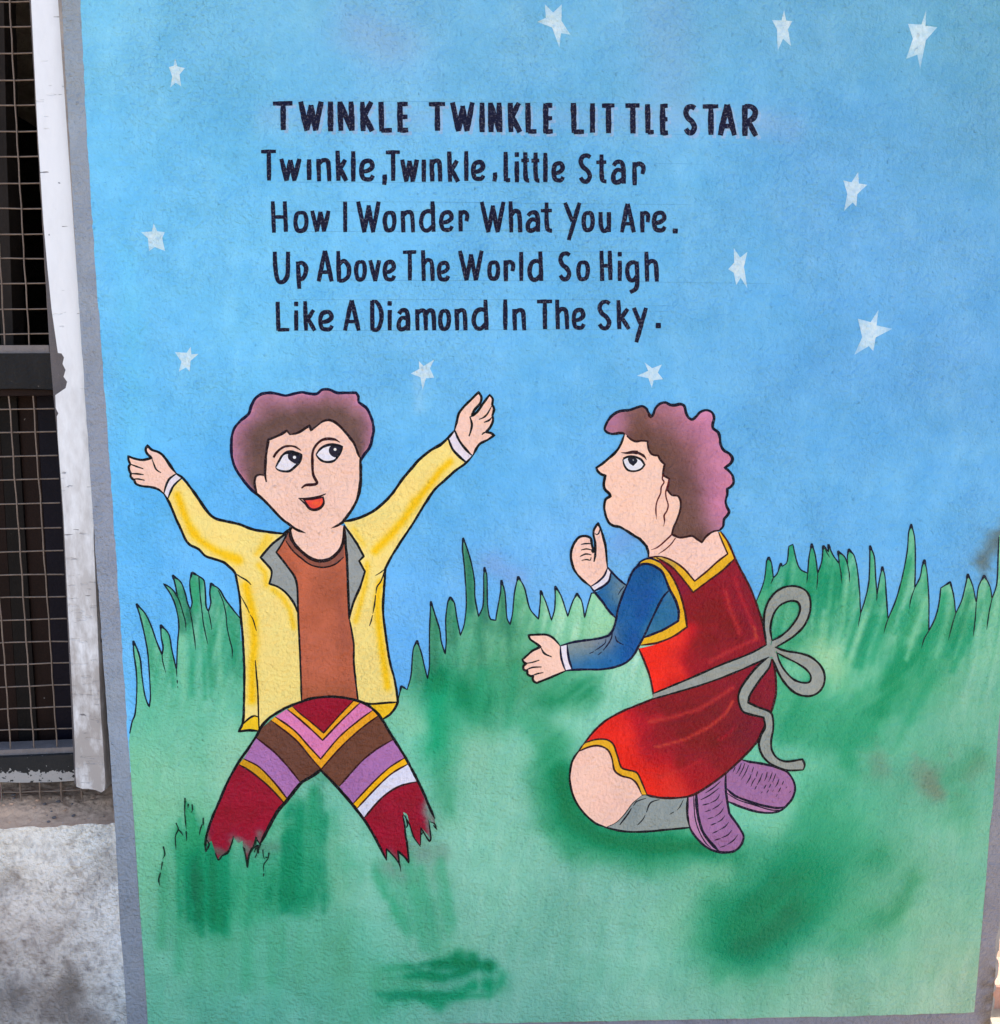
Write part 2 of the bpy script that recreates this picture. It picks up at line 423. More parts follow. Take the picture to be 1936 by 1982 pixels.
tl = px_of(-0.753, 2.72); tr = px_of(1.0115, 2.72); t2 = px_of(1.052, 2.76); t1 = px_of(-0.7935, 2.76)
paint_area('border_strip', corners([tl, tr, t2, t1]), border_col, M_BORDER, wall, -0.0015, 20, 40)

# ------------------------------------------------------------------ window with wire mesh
def mat_wood_white():
    m, nt, b = newmat('flaking_white_board_paint'); v = wpos(nt)
    g = N(nt, 'ShaderNodeSeparateXYZ'); nt.links.new(v, g.inputs[0])
    low = N(nt, 'ShaderNodeMapRange'); low.inputs[1].default_value = 1.75; low.inputs[2].default_value = 0.95
    low.inputs[3].default_value = 0.0; low.inputs[4].default_value = 1.25; nt.links.new(g.outputs[2], low.inputs[0])
    grime = noise(nt, wpos(nt, (1, 1, 0.35)), 40, 5, 0.65)
    gr = ramp(nt, mul(nt, grime, mul(nt, low.outputs[0], 0.14), 'ADD'), [(0.44, 0), (0.70, 1)])
    col = mix(nt, mul(nt, gr, mul(nt, mul(nt, low.outputs[0], 0.66), 0.10, 'ADD')), (0.74, 0.73, 0.74), (0.33, 0.29, 0.27))
    wv = N(nt, 'ShaderNodeTexNoise'); wv.inputs['Scale'].default_value = 70; wv.inputs['Detail'].default_value = 4; nt.links.new(wpos(nt, (0.35, 1, 1.8)), wv.inputs[0])
    cr = ramp(nt, mul(nt, wv.outputs[0], mul(nt, low.outputs[0], 0.06), 'ADD'), [(0.695, 0), (0.715, 1)])
    patch = ramp(nt, noise(nt, v, 9, 3, 0.6), [(0.50, 0), (0.58, 1)])
    col = mix(nt, mul(nt, mul(nt, cr, patch), 0.8), col, (0.09, 0.08, 0.085))
    sp = ramp(nt, noise(nt, v, 55, 1, 0.4), [(0.80, 0), (0.815, 1)]); col = mix(nt, sp, col, (0.08, 0.08, 0.09))
    nt.links.new(col, b.inputs['Base Color']); b.inputs['Roughness'].default_value = 0.45
    h = mul(nt, mul(nt, cr, -1.2), mul(nt, grime, 0.5), 'ADD'); h = mul(nt, h, mul(nt, noise(nt, wpos(nt, (1, 1, 0.2)), 160, 3), 0.25), 'ADD')
    bump(nt, h, 0.6, 0.003, b); return m
def mat_dark(name, c1, c2, rough=0.4, fleck=0.0, fleckcol=(0.5, 0.47, 0.44), bs=0.4, sc=1.0, edge=None):
    m, nt, b = newmat(name); v = wpos(nt)
    a = noise(nt, wpos(nt, (1, 1, 0.3)), 30*sc, 4, 0.6); col = mix(nt, a, c1, c2)
    if fleck:
        f = noise(nt, v, 85*sc, 3, 0.6); thr = 0.74-fleck*0.1
        k = ramp(nt, f, [(thr, 0), (thr+0.02, 1)])
        if edge:
            g = N(nt, 'ShaderNodeSeparateXYZ'); nt.links.new(v, g.inputs[0])
            mr = N(nt, 'ShaderNodeMapRange'); mr.inputs[1].default_value = edge[0]; mr.inputs[2].default_value = edge[1]
            mr.inputs[3].default_value = 1; mr.inputs[4].default_value = 0; nt.links.new(g.outputs[2], mr.inputs[0])
            k2 = ramp(nt, mul(nt, f, mul(nt, mr.outputs[0], 0.34), 'ADD'), [(0.72, 0), (0.75, 1)])
            k = mul(nt, k, k2, 'MAXIMUM')
        col = mix(nt, k, col, fleckcol)
    nt.links.new(col, b.inputs['Base Color']); b.inputs['Roughness'].default_value = rough
    b.inputs['Specular IOR Level'].default_value = 0.06 if c2[0] < 0.06 else 0.25
    bump(nt, mul(nt, a, noise(nt, v, 140*sc, 3), 'ADD'), bs, 0.003, b); return m
M_WHITEB = mat_wood_white()
M_RAIL = mat_dark('old_black_rail_paint', (0.010, 0.010, 0.011), (0.026, 0.023, 0.022), 0.42, 0.55, (0.20, 0.18, 0.17), 0.9)
M_RAILB = mat_dark('old_black_rail_paint_chipped', (0.016, 0.017, 0.018), (0.034, 0.032, 0.032), 0.42, 0.5, (0.33, 0.31, 0.295), edge=(0.788, 0.806))
M_BARE = mat_dark('weathered_bare_wood', (0.13, 0.112, 0.105), (0.25, 0.21, 0.20), 0.8, 0.3, (0.4, 0.37, 0.35), 0.8)
M_STILE = mat_dark('grey_brown_stile', (0.09, 0.078, 0.078), (0.17, 0.145, 0.145), 0.75, 0.4, (0.55, 0.52, 0.5), 0.8)
M_SHUT = mat_dark('dark_shutter_wood', (0.006, 0.005, 0.005), (0.014, 0.011, 0.010), 0.45, 0.12, (0.2, 0.18, 0.17))
M_SHUT2 = mat_dark('dark_shutter_wood_red', (0.009, 0.005, 0.004), (0.022, 0.011, 0.009), 0.5, 0.05, (0.2, 0.18, 0.17))
M_SHUT3 = mat_dark('blue_black_shutter', (0.005, 0.0042, 0.008), (0.010, 0.008, 0.014), 0.4, 0.0)
M_POST = mat_dark('brown_window_post', (0.014, 0.011, 0.0095), (0.036, 0.028, 0.024), 0.6)
M_WIRE = mat_dark('rusty_wire', (0.10, 0.066, 0.048), (0.27, 0.205, 0.165), 0.55, 0.0, sc=2)
M_MUD = mat_dark('dry_mud', (0.56, 0.34, 0.215), (0.80, 0.53, 0.36), 0.95, 0.35, (0.50, 0.42, 0.35), 1.2, 0.8)
win = empty('mesh_window', (-1.3, 0.06, OPZ0)); tag(win, 'old window with rusty wire mesh, black rails and flaking white board', 'window')
def pslab(name, path, d0, d1, m, parent=None, smooth_=False, loc=None):
    poly = smooth_path(path, True, 6) if smooth_ else np.array([(a[0], a[1]) for a in path])
    w = PA(poly, d0); return slab(name, [(a[0], a[2]) for a in w], d0, d1, m, parent, loc)
board_px = [(36, -480), (60, 0), (72, 240), (84, 430), (92, 520), (100, 600), (112, 683), (119, 684), (124, 692), (121, 704), (127, 716), (123, 729), (130, 739), (127, 751),
            (107, 765), (108, 790), (113, 800), (110, 806), (112, 850), (118, 930), (123, 1000), (130, 1150), (138, 1300), (145, 1450), (146, 1500), (148, 1523),
            (160, 1527), (172, 1527), (184, 1529), (196, 1534), (202, 1530), (204, 1515), (200, 1450), (195, 1380), (188, 1200), (181, 1040), (182, 985), (172, 870), (166, 750), (150, 500), (136, 250), (122, 0), (95, -480)]
pslab('frame_board', board_px, 0.010, 0.040, M_WHITEB, win)
pslab('window_stile', [(26, -480), (57, 0), (85, 480), (95.5, 668), (103, 760), (112, 860), (121, 1000), (144, 1500), (144, 1518), (192, 1518), (190, 1450), (170, 1000), (160, 760), (140, 480), (112, 0), (85, -480)], 0.046, 0.085, M_STILE, win)
pslab('window_rail', [(-1500, 688), (-300, 686), (96, 684), (103, 746), (103, 754), (40, 752), (-300, 756), (-1500, 770)], 0.048, 0.09, M_RAIL, win)
pslab('rail_strip', [(-1500, 670), (-300, 669), (94, 668), (96, 683.5), (-300, 685.5), (-1500, 687)], 0.056, 0.10, M_BARE, win)
pslab('rail_strip', [(-1500, 771), (-300, 757), (40, 753), (103, 755), (104, 765), (30, 766), (-300, 772), (-1500, 788)], 0.060, 0.10, M_SHUT2, win)
pslab('rail_strip', [(-1500, 1466), (-300, 1456), (0, 1452), (142, 1446), (143, 1460), (0, 1466), (-300, 1471), (-1500, 1482)], 0.058, 0.10, M_BARE, win)
pslab('window_rail', [(-1500, 1483), (-300, 1472), (0, 1466.5), (143, 1460.5), (146, 1511), (100, 1514), (40, 1515), (0, 1514), (-300, 1521), (-1500, 1532)], 0.048, 0.09, M_RAILB, win)
def tube(name, line, r, m, parent, seg=6):
    V = []; F = []; n = len(line)
    for i, p in enumerate(line):
        t = (line[min(i+1, n-1)]-line[max(i-1, 0)]).normalized(); up = Vector((0, 1, 0))
        a = t.cross(up).normalized(); b2 = t.cross(a)
        for k in range(seg):
            an = 2*math.pi*k/seg; V.append(tuple(p+(a*math.cos(an)+b2*math.sin(an))*r))
    for i in range(n-1):
        for k in range(seg): F.append((i*seg+k, i*seg+(k+1) % seg, (i+1)*seg+(k+1) % seg, (i+1)*seg+k))
    return link_mesh(name, V, F, m, parent, smooth=True)
def wire(p0, p1, d, n=14, r=0.0015):
    a = P(p0[0], p0[1], d); b = P(p1[0], p1[1], d); L = []
    s = random.random()*100
    for i in range(n+1):
        t = i/n; p = a.lerp(b, t)
        p += Vector(((vn(i*9+s, 1, 20, seed=95)-0.5)*0.002, (i % 2)*0.0016, (vn(i*9+s, 5, 20, seed=96)-0.5)*0.0025)); L.append(p)
    return tube('wire', L, r, M_WIRE, win)
for y in [-395, -345, -295, -245, -196, -147, -97, -47, 3, 52, 103, 155, 204, 253, 303, 355, 403, 452, 500, 549, 597, 646]:
    xr = 58+y*0.055 if y < 660 else 0
    wire((-1500, y+12), (xr+2, y), 0.066, 44)
for y in [790, 836, 882, 927, 974, 1020.5, 1066, 1111, 1154, 1198, 1241, 1283, 1325.5, 1368, 1409, 1450]:
    wire((-1500, y+24+(y-790)*0.06), (104+(y-760)*0.058, y), 0.066, 44)
wire((-500, 1546), (172, 1529), 0.066, 20)
for k in range(0, 32):
    o = k*47.0
    wire((18-o-24, -400), (56-o, 668), 0.0635, 26)
    if k > 0 or True: wire((81-o+19-37, 757), (111-o*0.96, 1458), 0.0635, 18)
wire((34, -400), (96, 668), 0.0635, 26, 0.0011); 
for x in (-120, -80, -40, 0, 36.6, 75, 116, 155): wire((x, 1505), (x+4, 1552), 0.0635, 3)
# dark boards behind the lower mesh, a post behind the upper
def shut(x0, x1, d, m): 
    pslab('shutter_board', [(x0-15, 757), (x1-15, 757), (x1+28, 1462), (x0+28, 1466)], d, d+0.02, m, win)
shut(-400, -140, 0.132, M_SHUT); shut(-139, 10, 0.135, M_SHUT2); shut(11, 46, 0.131, M_SHUT); shut(47, 84, 0.136, M_SHUT2); shut(85, 150, 0.133, M_SHUT3)
pslab('window_post', [(-22, -480), (-2, -480), (13, 300), (26, 668), (2, 668), (-9, 300)], 0.16, 0.20, M_POST, win)
pslab('window_post', [(-420, -480), (-80, -480), (-40, 668), (-420, 668)], 0.17, 0.20, M_SHUT, win)
# muddy sill
def sillz(X, Y):
    base = OPZ0-0.004+Y*0.10
    m = 0.016*np.exp(-((X+1.03)**2/0.006+(Y-0.085)**2/0.0016))+0.010*np.exp(-((X+1.18)**2/0.01+(Y-0.08)**2/0.002))+0.012*np.exp(-((X+0.84)**2/0.003+(Y-0.11)**2/0.002))
    n = (fbm(X*1000, Y*1000, 26, 100)-0.5)*0.009*np.clip(Y/0.04, 0.15, 1)+(vn(X*1000, Y*1000, 6, seed=104)-0.5)*0.0030*np.clip(Y/0.05, 0.1, 1)
    return base+m+n-np.clip(0.012-Y, 0, 1)*0.35
sill = grid_sheet('window_sill', -2.2, OPX, 0.0, 0.225, 420, 70, sillz, M_MUD, win)
for i in range(46):                                  # crumbs of mud and mortar lying on the sill
    x = random.uniform(-1.32, -0.80); y = random.uniform(0.02, 0.12); s = random.uniform(0.0015, 0.0045)
    bm = bmesh.new(); bmesh.ops.create_icosphere(bm, subdivisions=1, radius=s)
    z = float(sillz(np.array([[x]]), np.array([[y]]))[0, 0])
    for v in bm.verts: v.co = Vector((v.co.x*random.uniform(.7, 1.5)+x, v.co.y*random.uniform(.7, 1.4)+y, v.co.z*random.uniform(.5, .9)+z+s*0.3))
    vv = [tuple(v.co) for v in bm.verts]; ff = [tuple(q.index for q in f.verts) for f in bm.faces]; bm.free()
    link_mesh('mud_crumb', vv, ff, M_MUD if i % 3 else M_BARE, win)

# ------------------------------------------------------------------ sunlit ground with rubble round the corner
def gpt(px, py, z=0.0):
    u = (px-W_PX/2)/F_PX; v = -(py-H_PX/2)/F_PX
    d = Vector((u, math.cos(PITCH)+v*math.sin(PITCH), v*math.cos(PITCH)-math.sin(PITCH))); t = (z-CAM_Z)/d.z
    return Vector((0, -DIST, CAM_Z))+d*t
def mat_brick(name, c1, c2):
    return mat_dark(name, c1, c2, 0.9, 0.2, (0.5, 0.42, 0.36), 1.0, 1.2)
MB1 = mat_brick('old_brick_pink', (0.42, 0.20, 0.14), (0.55, 0.32, 0.24)); MB2 = mat_brick('old_brick_brown', (0.24, 0.13, 0.09), (0.40, 0.25, 0.18))
M_STONE = mat_brick('pale_rubble', (0.42, 0.38, 0.33), (0.60, 0.56, 0.50))
def rubble(px, py, size, rz, m, name, label, cat, grp=None, tilt=0.0):
    c = gpt(px, py); bm = bmesh.new(); bmesh.ops.create_cube(bm, size=1)
    bmesh.ops.subdivide_edges(bm, edges=bm.edges[:], cuts=3, use_grid_fill=True)
    for v in bm.verts:
        k = 0.05 if cat == 'brick' else 0.16
        q = v.co.normalized(); 
        if cat != 'brick': v.co = v.co.lerp(q*0.55, 0.6)
        v.co += Vector([(random.random()-0.5)*k for _ in range(3)])*0.6
        v.co = Vector((v.co.x*size[0], v.co.y*size[1], v.co.z*size[2]))
    bmesh.ops.bevel(bm, geom=[e for e in bm.edges if e.calc_face_angle(0) > 0.9], offset=0.004, segments=1, affect='EDGES')
    me = bpy.data.meshes.new(name); bm.to_mesh(me); bm.free(); me.materials.append(m)
    o = bpy.data.objects.new(name, me); COL.objects.link(o)
    o.location = (c.x, c.y, size[2]*0.5-0.004); o.rotation_euler = (tilt, 0, rz); tag(o, label, cat, grp); return o
rubble(1968, 1921, (0.22, 0.105, 0.07), 0.05, MB1, 'brick', 'pink brick lying on the sunlit ground, nearest below the stones', 'brick', 'rubble round the corner of the wall')
rubble(1966, 1882, (0.22, 0.10, 0.06), -0.25, MB2, 'brick', 'brown brick lying behind the pink brick in the sun', 'brick', 'rubble round the corner of the wall', 0.12)
rubble(1962, 1850, (0.10, 0.07, 0.05), 0.5, M_STONE, 'stone', 'pale lump of rubble farthest behind the bricks', 'stone', 'rubble round the corner of the wall')
rubble(1929, 1889, (0.05, 0.035, 0.03), 0.9, M_STONE, 'stone', 'small pale stone at the wall corner beside the bricks', 'stone', 'rubble round the corner of the wall')
# ------------------------------------------------------------------ mural: sky coat
def soft_n(c, x, y, amt, s, seed): return c+(fbm(x, y, s, seed)-0.5)[:, None]*2*np.array(amt)
SKY_C = [(200, -300, 120, 178, 210), (1000, -300, 118, 170, 208), (1900, -300, 104, 160, 196), (200, 60, 120, 186, 226), (500, 60, 116, 178, 218), (760, 40, 120, 174, 216), (1000, 60, 112, 172, 214), (1300, 60, 112, 168, 210),  # sky blues with the wall's uneven light and duller top right mixed in
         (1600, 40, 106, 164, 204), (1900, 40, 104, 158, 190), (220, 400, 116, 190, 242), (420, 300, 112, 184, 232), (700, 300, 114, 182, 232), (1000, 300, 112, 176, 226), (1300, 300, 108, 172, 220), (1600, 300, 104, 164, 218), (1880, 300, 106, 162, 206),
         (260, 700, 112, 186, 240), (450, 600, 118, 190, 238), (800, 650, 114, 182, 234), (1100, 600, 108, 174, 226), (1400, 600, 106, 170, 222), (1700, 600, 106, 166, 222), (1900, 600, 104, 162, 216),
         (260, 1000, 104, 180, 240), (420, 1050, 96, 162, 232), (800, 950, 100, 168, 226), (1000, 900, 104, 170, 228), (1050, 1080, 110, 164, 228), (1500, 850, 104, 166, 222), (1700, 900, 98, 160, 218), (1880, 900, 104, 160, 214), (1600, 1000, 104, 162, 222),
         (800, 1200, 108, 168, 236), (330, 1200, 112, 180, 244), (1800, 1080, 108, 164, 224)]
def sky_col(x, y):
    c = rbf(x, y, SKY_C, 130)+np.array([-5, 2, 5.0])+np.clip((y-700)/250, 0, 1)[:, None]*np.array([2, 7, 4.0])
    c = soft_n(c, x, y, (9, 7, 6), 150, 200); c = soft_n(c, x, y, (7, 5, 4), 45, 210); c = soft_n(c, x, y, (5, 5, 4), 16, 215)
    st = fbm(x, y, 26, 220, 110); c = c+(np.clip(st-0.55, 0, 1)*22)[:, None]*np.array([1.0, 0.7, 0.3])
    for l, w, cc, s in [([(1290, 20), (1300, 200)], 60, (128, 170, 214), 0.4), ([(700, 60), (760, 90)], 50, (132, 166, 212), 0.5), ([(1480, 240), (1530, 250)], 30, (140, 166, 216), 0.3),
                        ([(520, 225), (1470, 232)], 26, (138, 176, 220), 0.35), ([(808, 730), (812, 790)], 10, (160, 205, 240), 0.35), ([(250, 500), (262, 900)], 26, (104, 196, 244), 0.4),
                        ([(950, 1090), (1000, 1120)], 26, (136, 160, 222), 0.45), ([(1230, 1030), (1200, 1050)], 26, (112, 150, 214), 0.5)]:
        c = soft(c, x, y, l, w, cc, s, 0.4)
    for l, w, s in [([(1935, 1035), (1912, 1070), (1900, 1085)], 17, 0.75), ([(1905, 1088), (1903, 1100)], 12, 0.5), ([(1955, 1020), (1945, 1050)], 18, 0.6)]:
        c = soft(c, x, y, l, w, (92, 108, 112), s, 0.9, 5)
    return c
LX = lambda y: np.interp(y, [bxi[1], 0, 240, 500, 750, 1000, 1250, 1500, 1740, 1982, 2000], [bxi[0], 156.6, 168, 184.5, 203, 220.5, 237, 253, 269, 286.5, 288])
RX = lambda y: np.interp(y, [px_of(1.0115, 2.72)[1], 1400, 1682, 1800, 1945, 2000], [px_of(1.0115, 2.72)[0], 1931, 1911, 1901, 1888, 1884])
ys = list(np.arange(bxi[1], 1500, 12))
sp = [(float(LX(y))-1+(vn(y, 3, 13, seed=230)-0.5)*2.4, y, True) for y in ys[::-1]]+[(float(RX(y))+1+(vn(y, 9, 13, seed=231)-0.5)*2.4, y, True) for y in ys]
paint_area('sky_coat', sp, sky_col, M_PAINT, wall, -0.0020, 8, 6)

# ------------------------------------------------------------------ mural: grass
GR = (70, 160, 125); GD = (22, 128, 88); GL = (140, 194, 162); GDD = (8, 112, 76)
GR_C = [(300, 1300, 96, 180, 142), (420, 1180, 72, 158, 122), (360, 1400, 104, 184, 150), (300, 1550, 128, 194, 152), (380, 1500, 134, 196, 162), (320, 1700, 118, 188, 150), (330, 1900, 108, 178, 148), (480, 1900, 96, 174, 146),  # meadow greens with a slight vignette mixed into them
        (560, 1950, 104, 176, 150), (420, 1820, 98, 178, 146), (640, 1880, 100, 178, 148), (700, 1650, 126, 190, 164), (740, 1500, 112, 184, 156), (780, 1420, 112, 186, 156), (850, 1270, 84, 160, 124), (960, 1240, 100, 174, 136), (1080, 1210, 136, 196, 158), (1130, 1160, 140, 200, 162),
        (1020, 1480, 122, 188, 160), (960, 1600, 128, 190, 164), (900, 1750, 124, 186, 160), (1100, 1800, 118, 180, 156), (1250, 1850, 120, 182, 158), (1000, 1950, 112, 172, 150), (1300, 1950, 122, 178, 152), (1200, 1400, 120, 190, 160), (1280, 1320, 150, 206, 178),
        (1500, 1180, 56, 150, 112), (1640, 1180, 72, 160, 122), (1580, 1280, 126, 190, 152), (1700, 1250, 92, 170, 132), (1850, 1200, 96, 172, 132), (1900, 1350, 110, 172, 142), (1580, 1400, 96, 178, 142), (1560, 1560, 110, 188, 156), (1450, 1620, 116, 188, 158),
        (1700, 1480, 92, 168, 134), (1850, 1500, 96, 166, 134), (1880, 1700, 112, 172, 142), (1780, 1830, 126, 176, 146), (1650, 1850, 104, 172, 140), (1650, 1950, 136, 176, 150), (1860, 1930, 146, 176, 150), (1500, 1930, 124, 178, 150), (1630, 1700, 96, 168, 134)]
DARK = [([(838, 1320), (905, 1338), (960, 1345)], 36, GD, .85), ([(905, 1345), (930, 1395)], 30, GD, .7), ([(1055, 1352), (1120, 1330)], 32, GD, .75), ([(960, 1300), (1080, 1300)], 40, GR, .6), ([(860, 1400), (862, 1455), (872, 1560)], 24, GR, .75), ([(852, 1360), (848, 1440)], 34, (30, 158, 116), .7),
        ([(1060, 1420), (1030, 1400)], 24, GR, .6), ([(985, 1180), (990, 1290)], 60, (72, 150, 112), .5), ([(1010, 1400), (1040, 1420)], 24, (70, 168, 132), .6),
        ([(1076, 1440), (1060, 1500), (1062, 1580), (1100, 1625)], 30, GR, .7), ([(1082, 1500), (1092, 1560), (1140, 1610), (1250, 1640), (1360, 1640), (1410, 1655)], 30, (16, 124, 84), 1), ([(1140, 1640), (1240, 1665), (1380, 1668)], 30, GR, .7),
        ([(1425, 1800), (1460, 1750), (1520, 1700), (1590, 1640)], 56, (30, 136, 96), .5), ([(1420, 1825), (1480, 1800), (1530, 1760)], 42, GDD, .5), ([(1390, 1780), (1360, 1810)], 40, GR, .5), ([(1480, 1690), (1400, 1720)], 50, GR, .6), ([(1560, 1600), (1600, 1540)], 26, (60, 158, 122), .6), ([(1590, 1690), (1570, 1760)], 34, GD, .6),
        ([(1630, 1660), (1700, 1655)], 22, (50, 148, 110), .6), ([(1765, 1700), (1745, 1745), (1705, 1790)], 16, (58, 144, 106), .6), ([(1640, 1800), (1690, 1780)], 30, GR, .5), ([(1400, 1880), (1500, 1870)], 26, GR, .5), ([(1600, 1820), (1650, 1830)], 26, GR, .4),
        ([(845, 1868), (880, 1862), (950, 1870)], 13, (10, 122, 84), .9), ([(805, 1885), (860, 1893), (900, 1880)], 12, (8, 122, 84), .85), ([(870, 1850), (900, 1852)], 16, GD, .7), ([(745, 1876), (790, 1874)], 10, (50, 158, 118), .7), ([(735, 1928), (790, 1925), (830, 1930)], 16, (40, 156, 118), .75), ([(850, 1935), (880, 1910), (960, 1908)], 17, (24, 142, 102), .75), ([(720, 1900), (800, 1905)], 30, (80, 170, 136), .6), ([(700, 1960), (740, 1950)], 26, (80, 172, 140), .5),
        ([(378, 1620), (378, 1700), (388, 1770)], 30, (30, 138, 96), .6), ([(375, 1700), (392, 1720)], 14, GDD, .7), ([(350, 1615), (358, 1700)], 13, (60, 165, 125), .85), ([(415, 1680), (420, 1790)], 20, (28, 142, 98), .8), ([(366, 1560), (368, 1640)], 9, (80, 178, 138), .8), ([(316, 1690), (318, 1760), (312, 1830)], 11, (74, 168, 130), .75),
        ([(590, 1580), (600, 1630), (604, 1690)], 26, (46, 156, 118), .6), ([(560, 1640), (570, 1700), (500, 1730)], 34, (38, 156, 116), .8), ([(540, 1700), (560, 1660)], 24, GD, .6), ([(520, 1735), (600, 1740)], 22, GD, .6), ([(625, 1640), (632, 1740)], 16, (60, 166, 130), .7), ([(560, 1560), (530, 1640)], 22, (84, 172, 140), .8), ([(460, 1700), (480, 1760)], 26, (74, 172, 134), .7), ([(600, 1560), (616, 1500)], 20, (80, 160, 134), .6),
        ([(650, 1830), (662, 1900)], 26, (96, 172, 142), .5), ([(740, 1690), (762, 1740), (788, 1795)], 15, (70, 170, 134), .75), ([(790, 1690), (830, 1760), (850, 1830)], 22, (88, 172, 142), .6), ([(830, 1600), (850, 1690)], 24, (110, 168, 150), .6), ([(800, 1650), (845, 1655)], 20, (112, 152, 142), .7), ([(760, 1680), (800, 1700)], 16, (118, 156, 146), .6),
        ([(500, 1640), (560, 1640)], 12, (96, 126, 116), .4), ([(1690, 1420), (1640, 1450), (1640, 1480)], 28, (40, 150, 110), .65), ([(1500, 1410), (1560, 1420)], 22, (56, 160, 120), .6), ([(1560, 1370), (1640, 1385)], 30, (60, 160, 122), .6), ([(1740, 1290), (1720, 1340), (1700, 1370)], 24, (30, 138, 96), .75), ([(1790, 1225), (1770, 1260), (1740, 1290)], 18, (28, 138, 96), .7), ([(1500, 1330), (1530, 1350)], 22, (70, 166, 128), .6),
        ([(1830, 1500), (1890, 1470)], 26, (70, 152, 118), .5), ([(1860, 1530), (1850, 1580)], 24, (74, 156, 122), .5), ([(1780, 1350), (1830, 1330)], 30, (74, 158, 122), .5), ([(1470, 1100), (1470, 1160)], 22, (48, 150, 110), .6), ([(1560, 1240), (1520, 1250)], 20, (48, 148, 110), .7), ([(1620, 1120), (1630, 1200)], 14, (46, 146, 104), .5),
        ([(1580, 1090), (1560, 1120)], 30, (60, 160, 118), .6), ([(1490, 1230), (1500, 1260)], 20, (50, 150, 112), .6)]
LITE = [([(1590, 1255), (1610, 1290)], 34, (152, 202, 164), .7), ([(1180, 1190), (1170, 1220)], 40, (146, 204, 166), .6), ([(1270, 1310), (1280, 1360)], 40, (152, 206, 180), .6), ([(920, 1480), (930, 1440)], 40, (140, 198, 172), .6), ([(470, 1440), (440, 1500)], 34, (146, 204, 176), .7), ([(640, 1640), (660, 1740)], 24, (132, 192, 168), .6),
        ([(780, 1390), (800, 1400)], 26, (134, 198, 168), .6), ([(530, 1620), (560, 1590)], 10, (128, 196, 166), .3), ([(1520, 1560), (1500, 1600)], 26, (132, 200, 170), .5), ([(1400, 1690), (1350, 1690)], 24, (140, 196, 170), .5), ([(1330, 1720), (1300, 1800)], 40, (130, 190, 166), .5), ([(1480, 1170), (1540, 1190)], 24, (98, 178, 140), .6)]
DARK2 = [([(390, 1660), (398, 1770)], 50, (64, 164, 124), .75), ([(450, 1740), (540, 1725), (630, 1700)], 52, (66, 166, 130), .75), ([(600, 1590), (625, 1720)], 36, (52, 158, 120), .7), ([(400, 1850), (600, 1860)], 60, (92, 176, 146), .5), ([(645, 1800), (655, 1950)], 40, (90, 172, 144), .45),
         ([(470, 1650), (520, 1660)], 30, (70, 160, 128), .6), ([(780, 1660), (835, 1790)], 40, (94, 176, 148), .55), ([(1420, 1790), (1500, 1740), (1570, 1680), (1600, 1620)], 88, (66, 164, 128), .75), 
         ([(1560, 1400), (1640, 1405), (1740, 1335), (1830, 1240)], 40, (48, 150, 112), .75), ([(1660, 1680), (1760, 1700)], 50, (88, 166, 132), .5), ([(1640, 1760), (1720, 1790)], 44, (80, 160, 126), .5), ([(1490, 1340), (1560, 1390)], 34, (66, 162, 124), .6)]
_rs = np.random.RandomState(77)
def bst(n, x0, x1, y0f, y1f, lean, w, cols, s):
    out = []
    for i in range(n):
        a = _rs.uniform(x0, x1); ya = y0f(a)+_rs.uniform(-24, 30); yb = y1f(a)+_rs.uniform(-55, 40)
        m = (ya+yb)/2; b = lean*(yb-ya)
        out.append(([(a, ya), (a+b*0.5+_rs.uniform(-3, 3), m), (a+b, yb)], _rs.uniform(*w), cols[_rs.randint(len(cols))], _rs.uniform(*s)))
    return out
D1, D2, D3, M1, L1 = (14, 128, 90), (32, 146, 106), (4, 114, 82), (66, 166, 128), (128, 198, 164)
BRUSH = (bst(9, 345, 395, lambda a: 1560+abs(a-366)*1.4, lambda a: 1650, 0.03, (3, 5), (D2, M1), (.5, .8)) + bst(16, 340, 440, lambda a: 1610+abs(a-380)*0.6, lambda a: 1790, 0.02, (4, 9), (D1, D2, D2), (.25, .6)) + bst(8, 360, 420, lambda a: 1640, lambda a: 1770, 0.03, (4, 8), (D1, D3), (.3, .6))
       + bst(14, 430, 560, lambda a: 1690-(a-430)*0.2, lambda a: 1770-(a-430)*0.05, -0.1, (5, 10), (D2, M1), (.25, .55)) + bst(20, 545, 650, lambda a: 1530+abs(a-605)*1.2, lambda a: 1735, -0.03, (5, 11), (D1, D2, M1), (.25, .55))
       + bst(14, 300, 660, lambda a: 1800, lambda a: 1900, 0.0, (7, 13), (M1, (86, 172, 138)), (.2, .4)) + bst(10, 745, 860, lambda a: 1670, lambda a: 1800, 0.18, (5, 10), ((70, 168, 134), M1), (.2, .45))
       + bst(26, 1462, 1660, lambda a: 1110, lambda a: 1215, -0.12, (3.5, 7), (D2, D1, (50, 150, 108), L1), (.25, .6)) + bst(30, 1650, 1930, lambda a: 1165+(a-1650)*0.05, lambda a: 1270, -0.32, (3.5, 7), (D1, D2, D2, L1), (.3, .65))
       + bst(22, 800, 1010, lambda a: 1200-(a-800)*0.25 if a < 900 else 1175, lambda a: 1265, 0.0, (3.5, 7), ((50, 126, 98), (60, 142, 108), M1), (.25, .6)) + bst(18, 300, 455, lambda a: 1190, lambda a: 1330, 0.06, (3.5, 7.5), ((56, 146, 108), D2, L1), (.2, .5))
       + bst(16, 1480, 1850, lambda a: 1300, lambda a: 1420, -0.5, (7, 15), (D2, M1, (48, 150, 112)), (.2, .45)) + bst(10, 850, 1000, lambda a: 1310, lambda a: 1400, -0.15, (8, 14), (D2, M1), (.2, .45)))
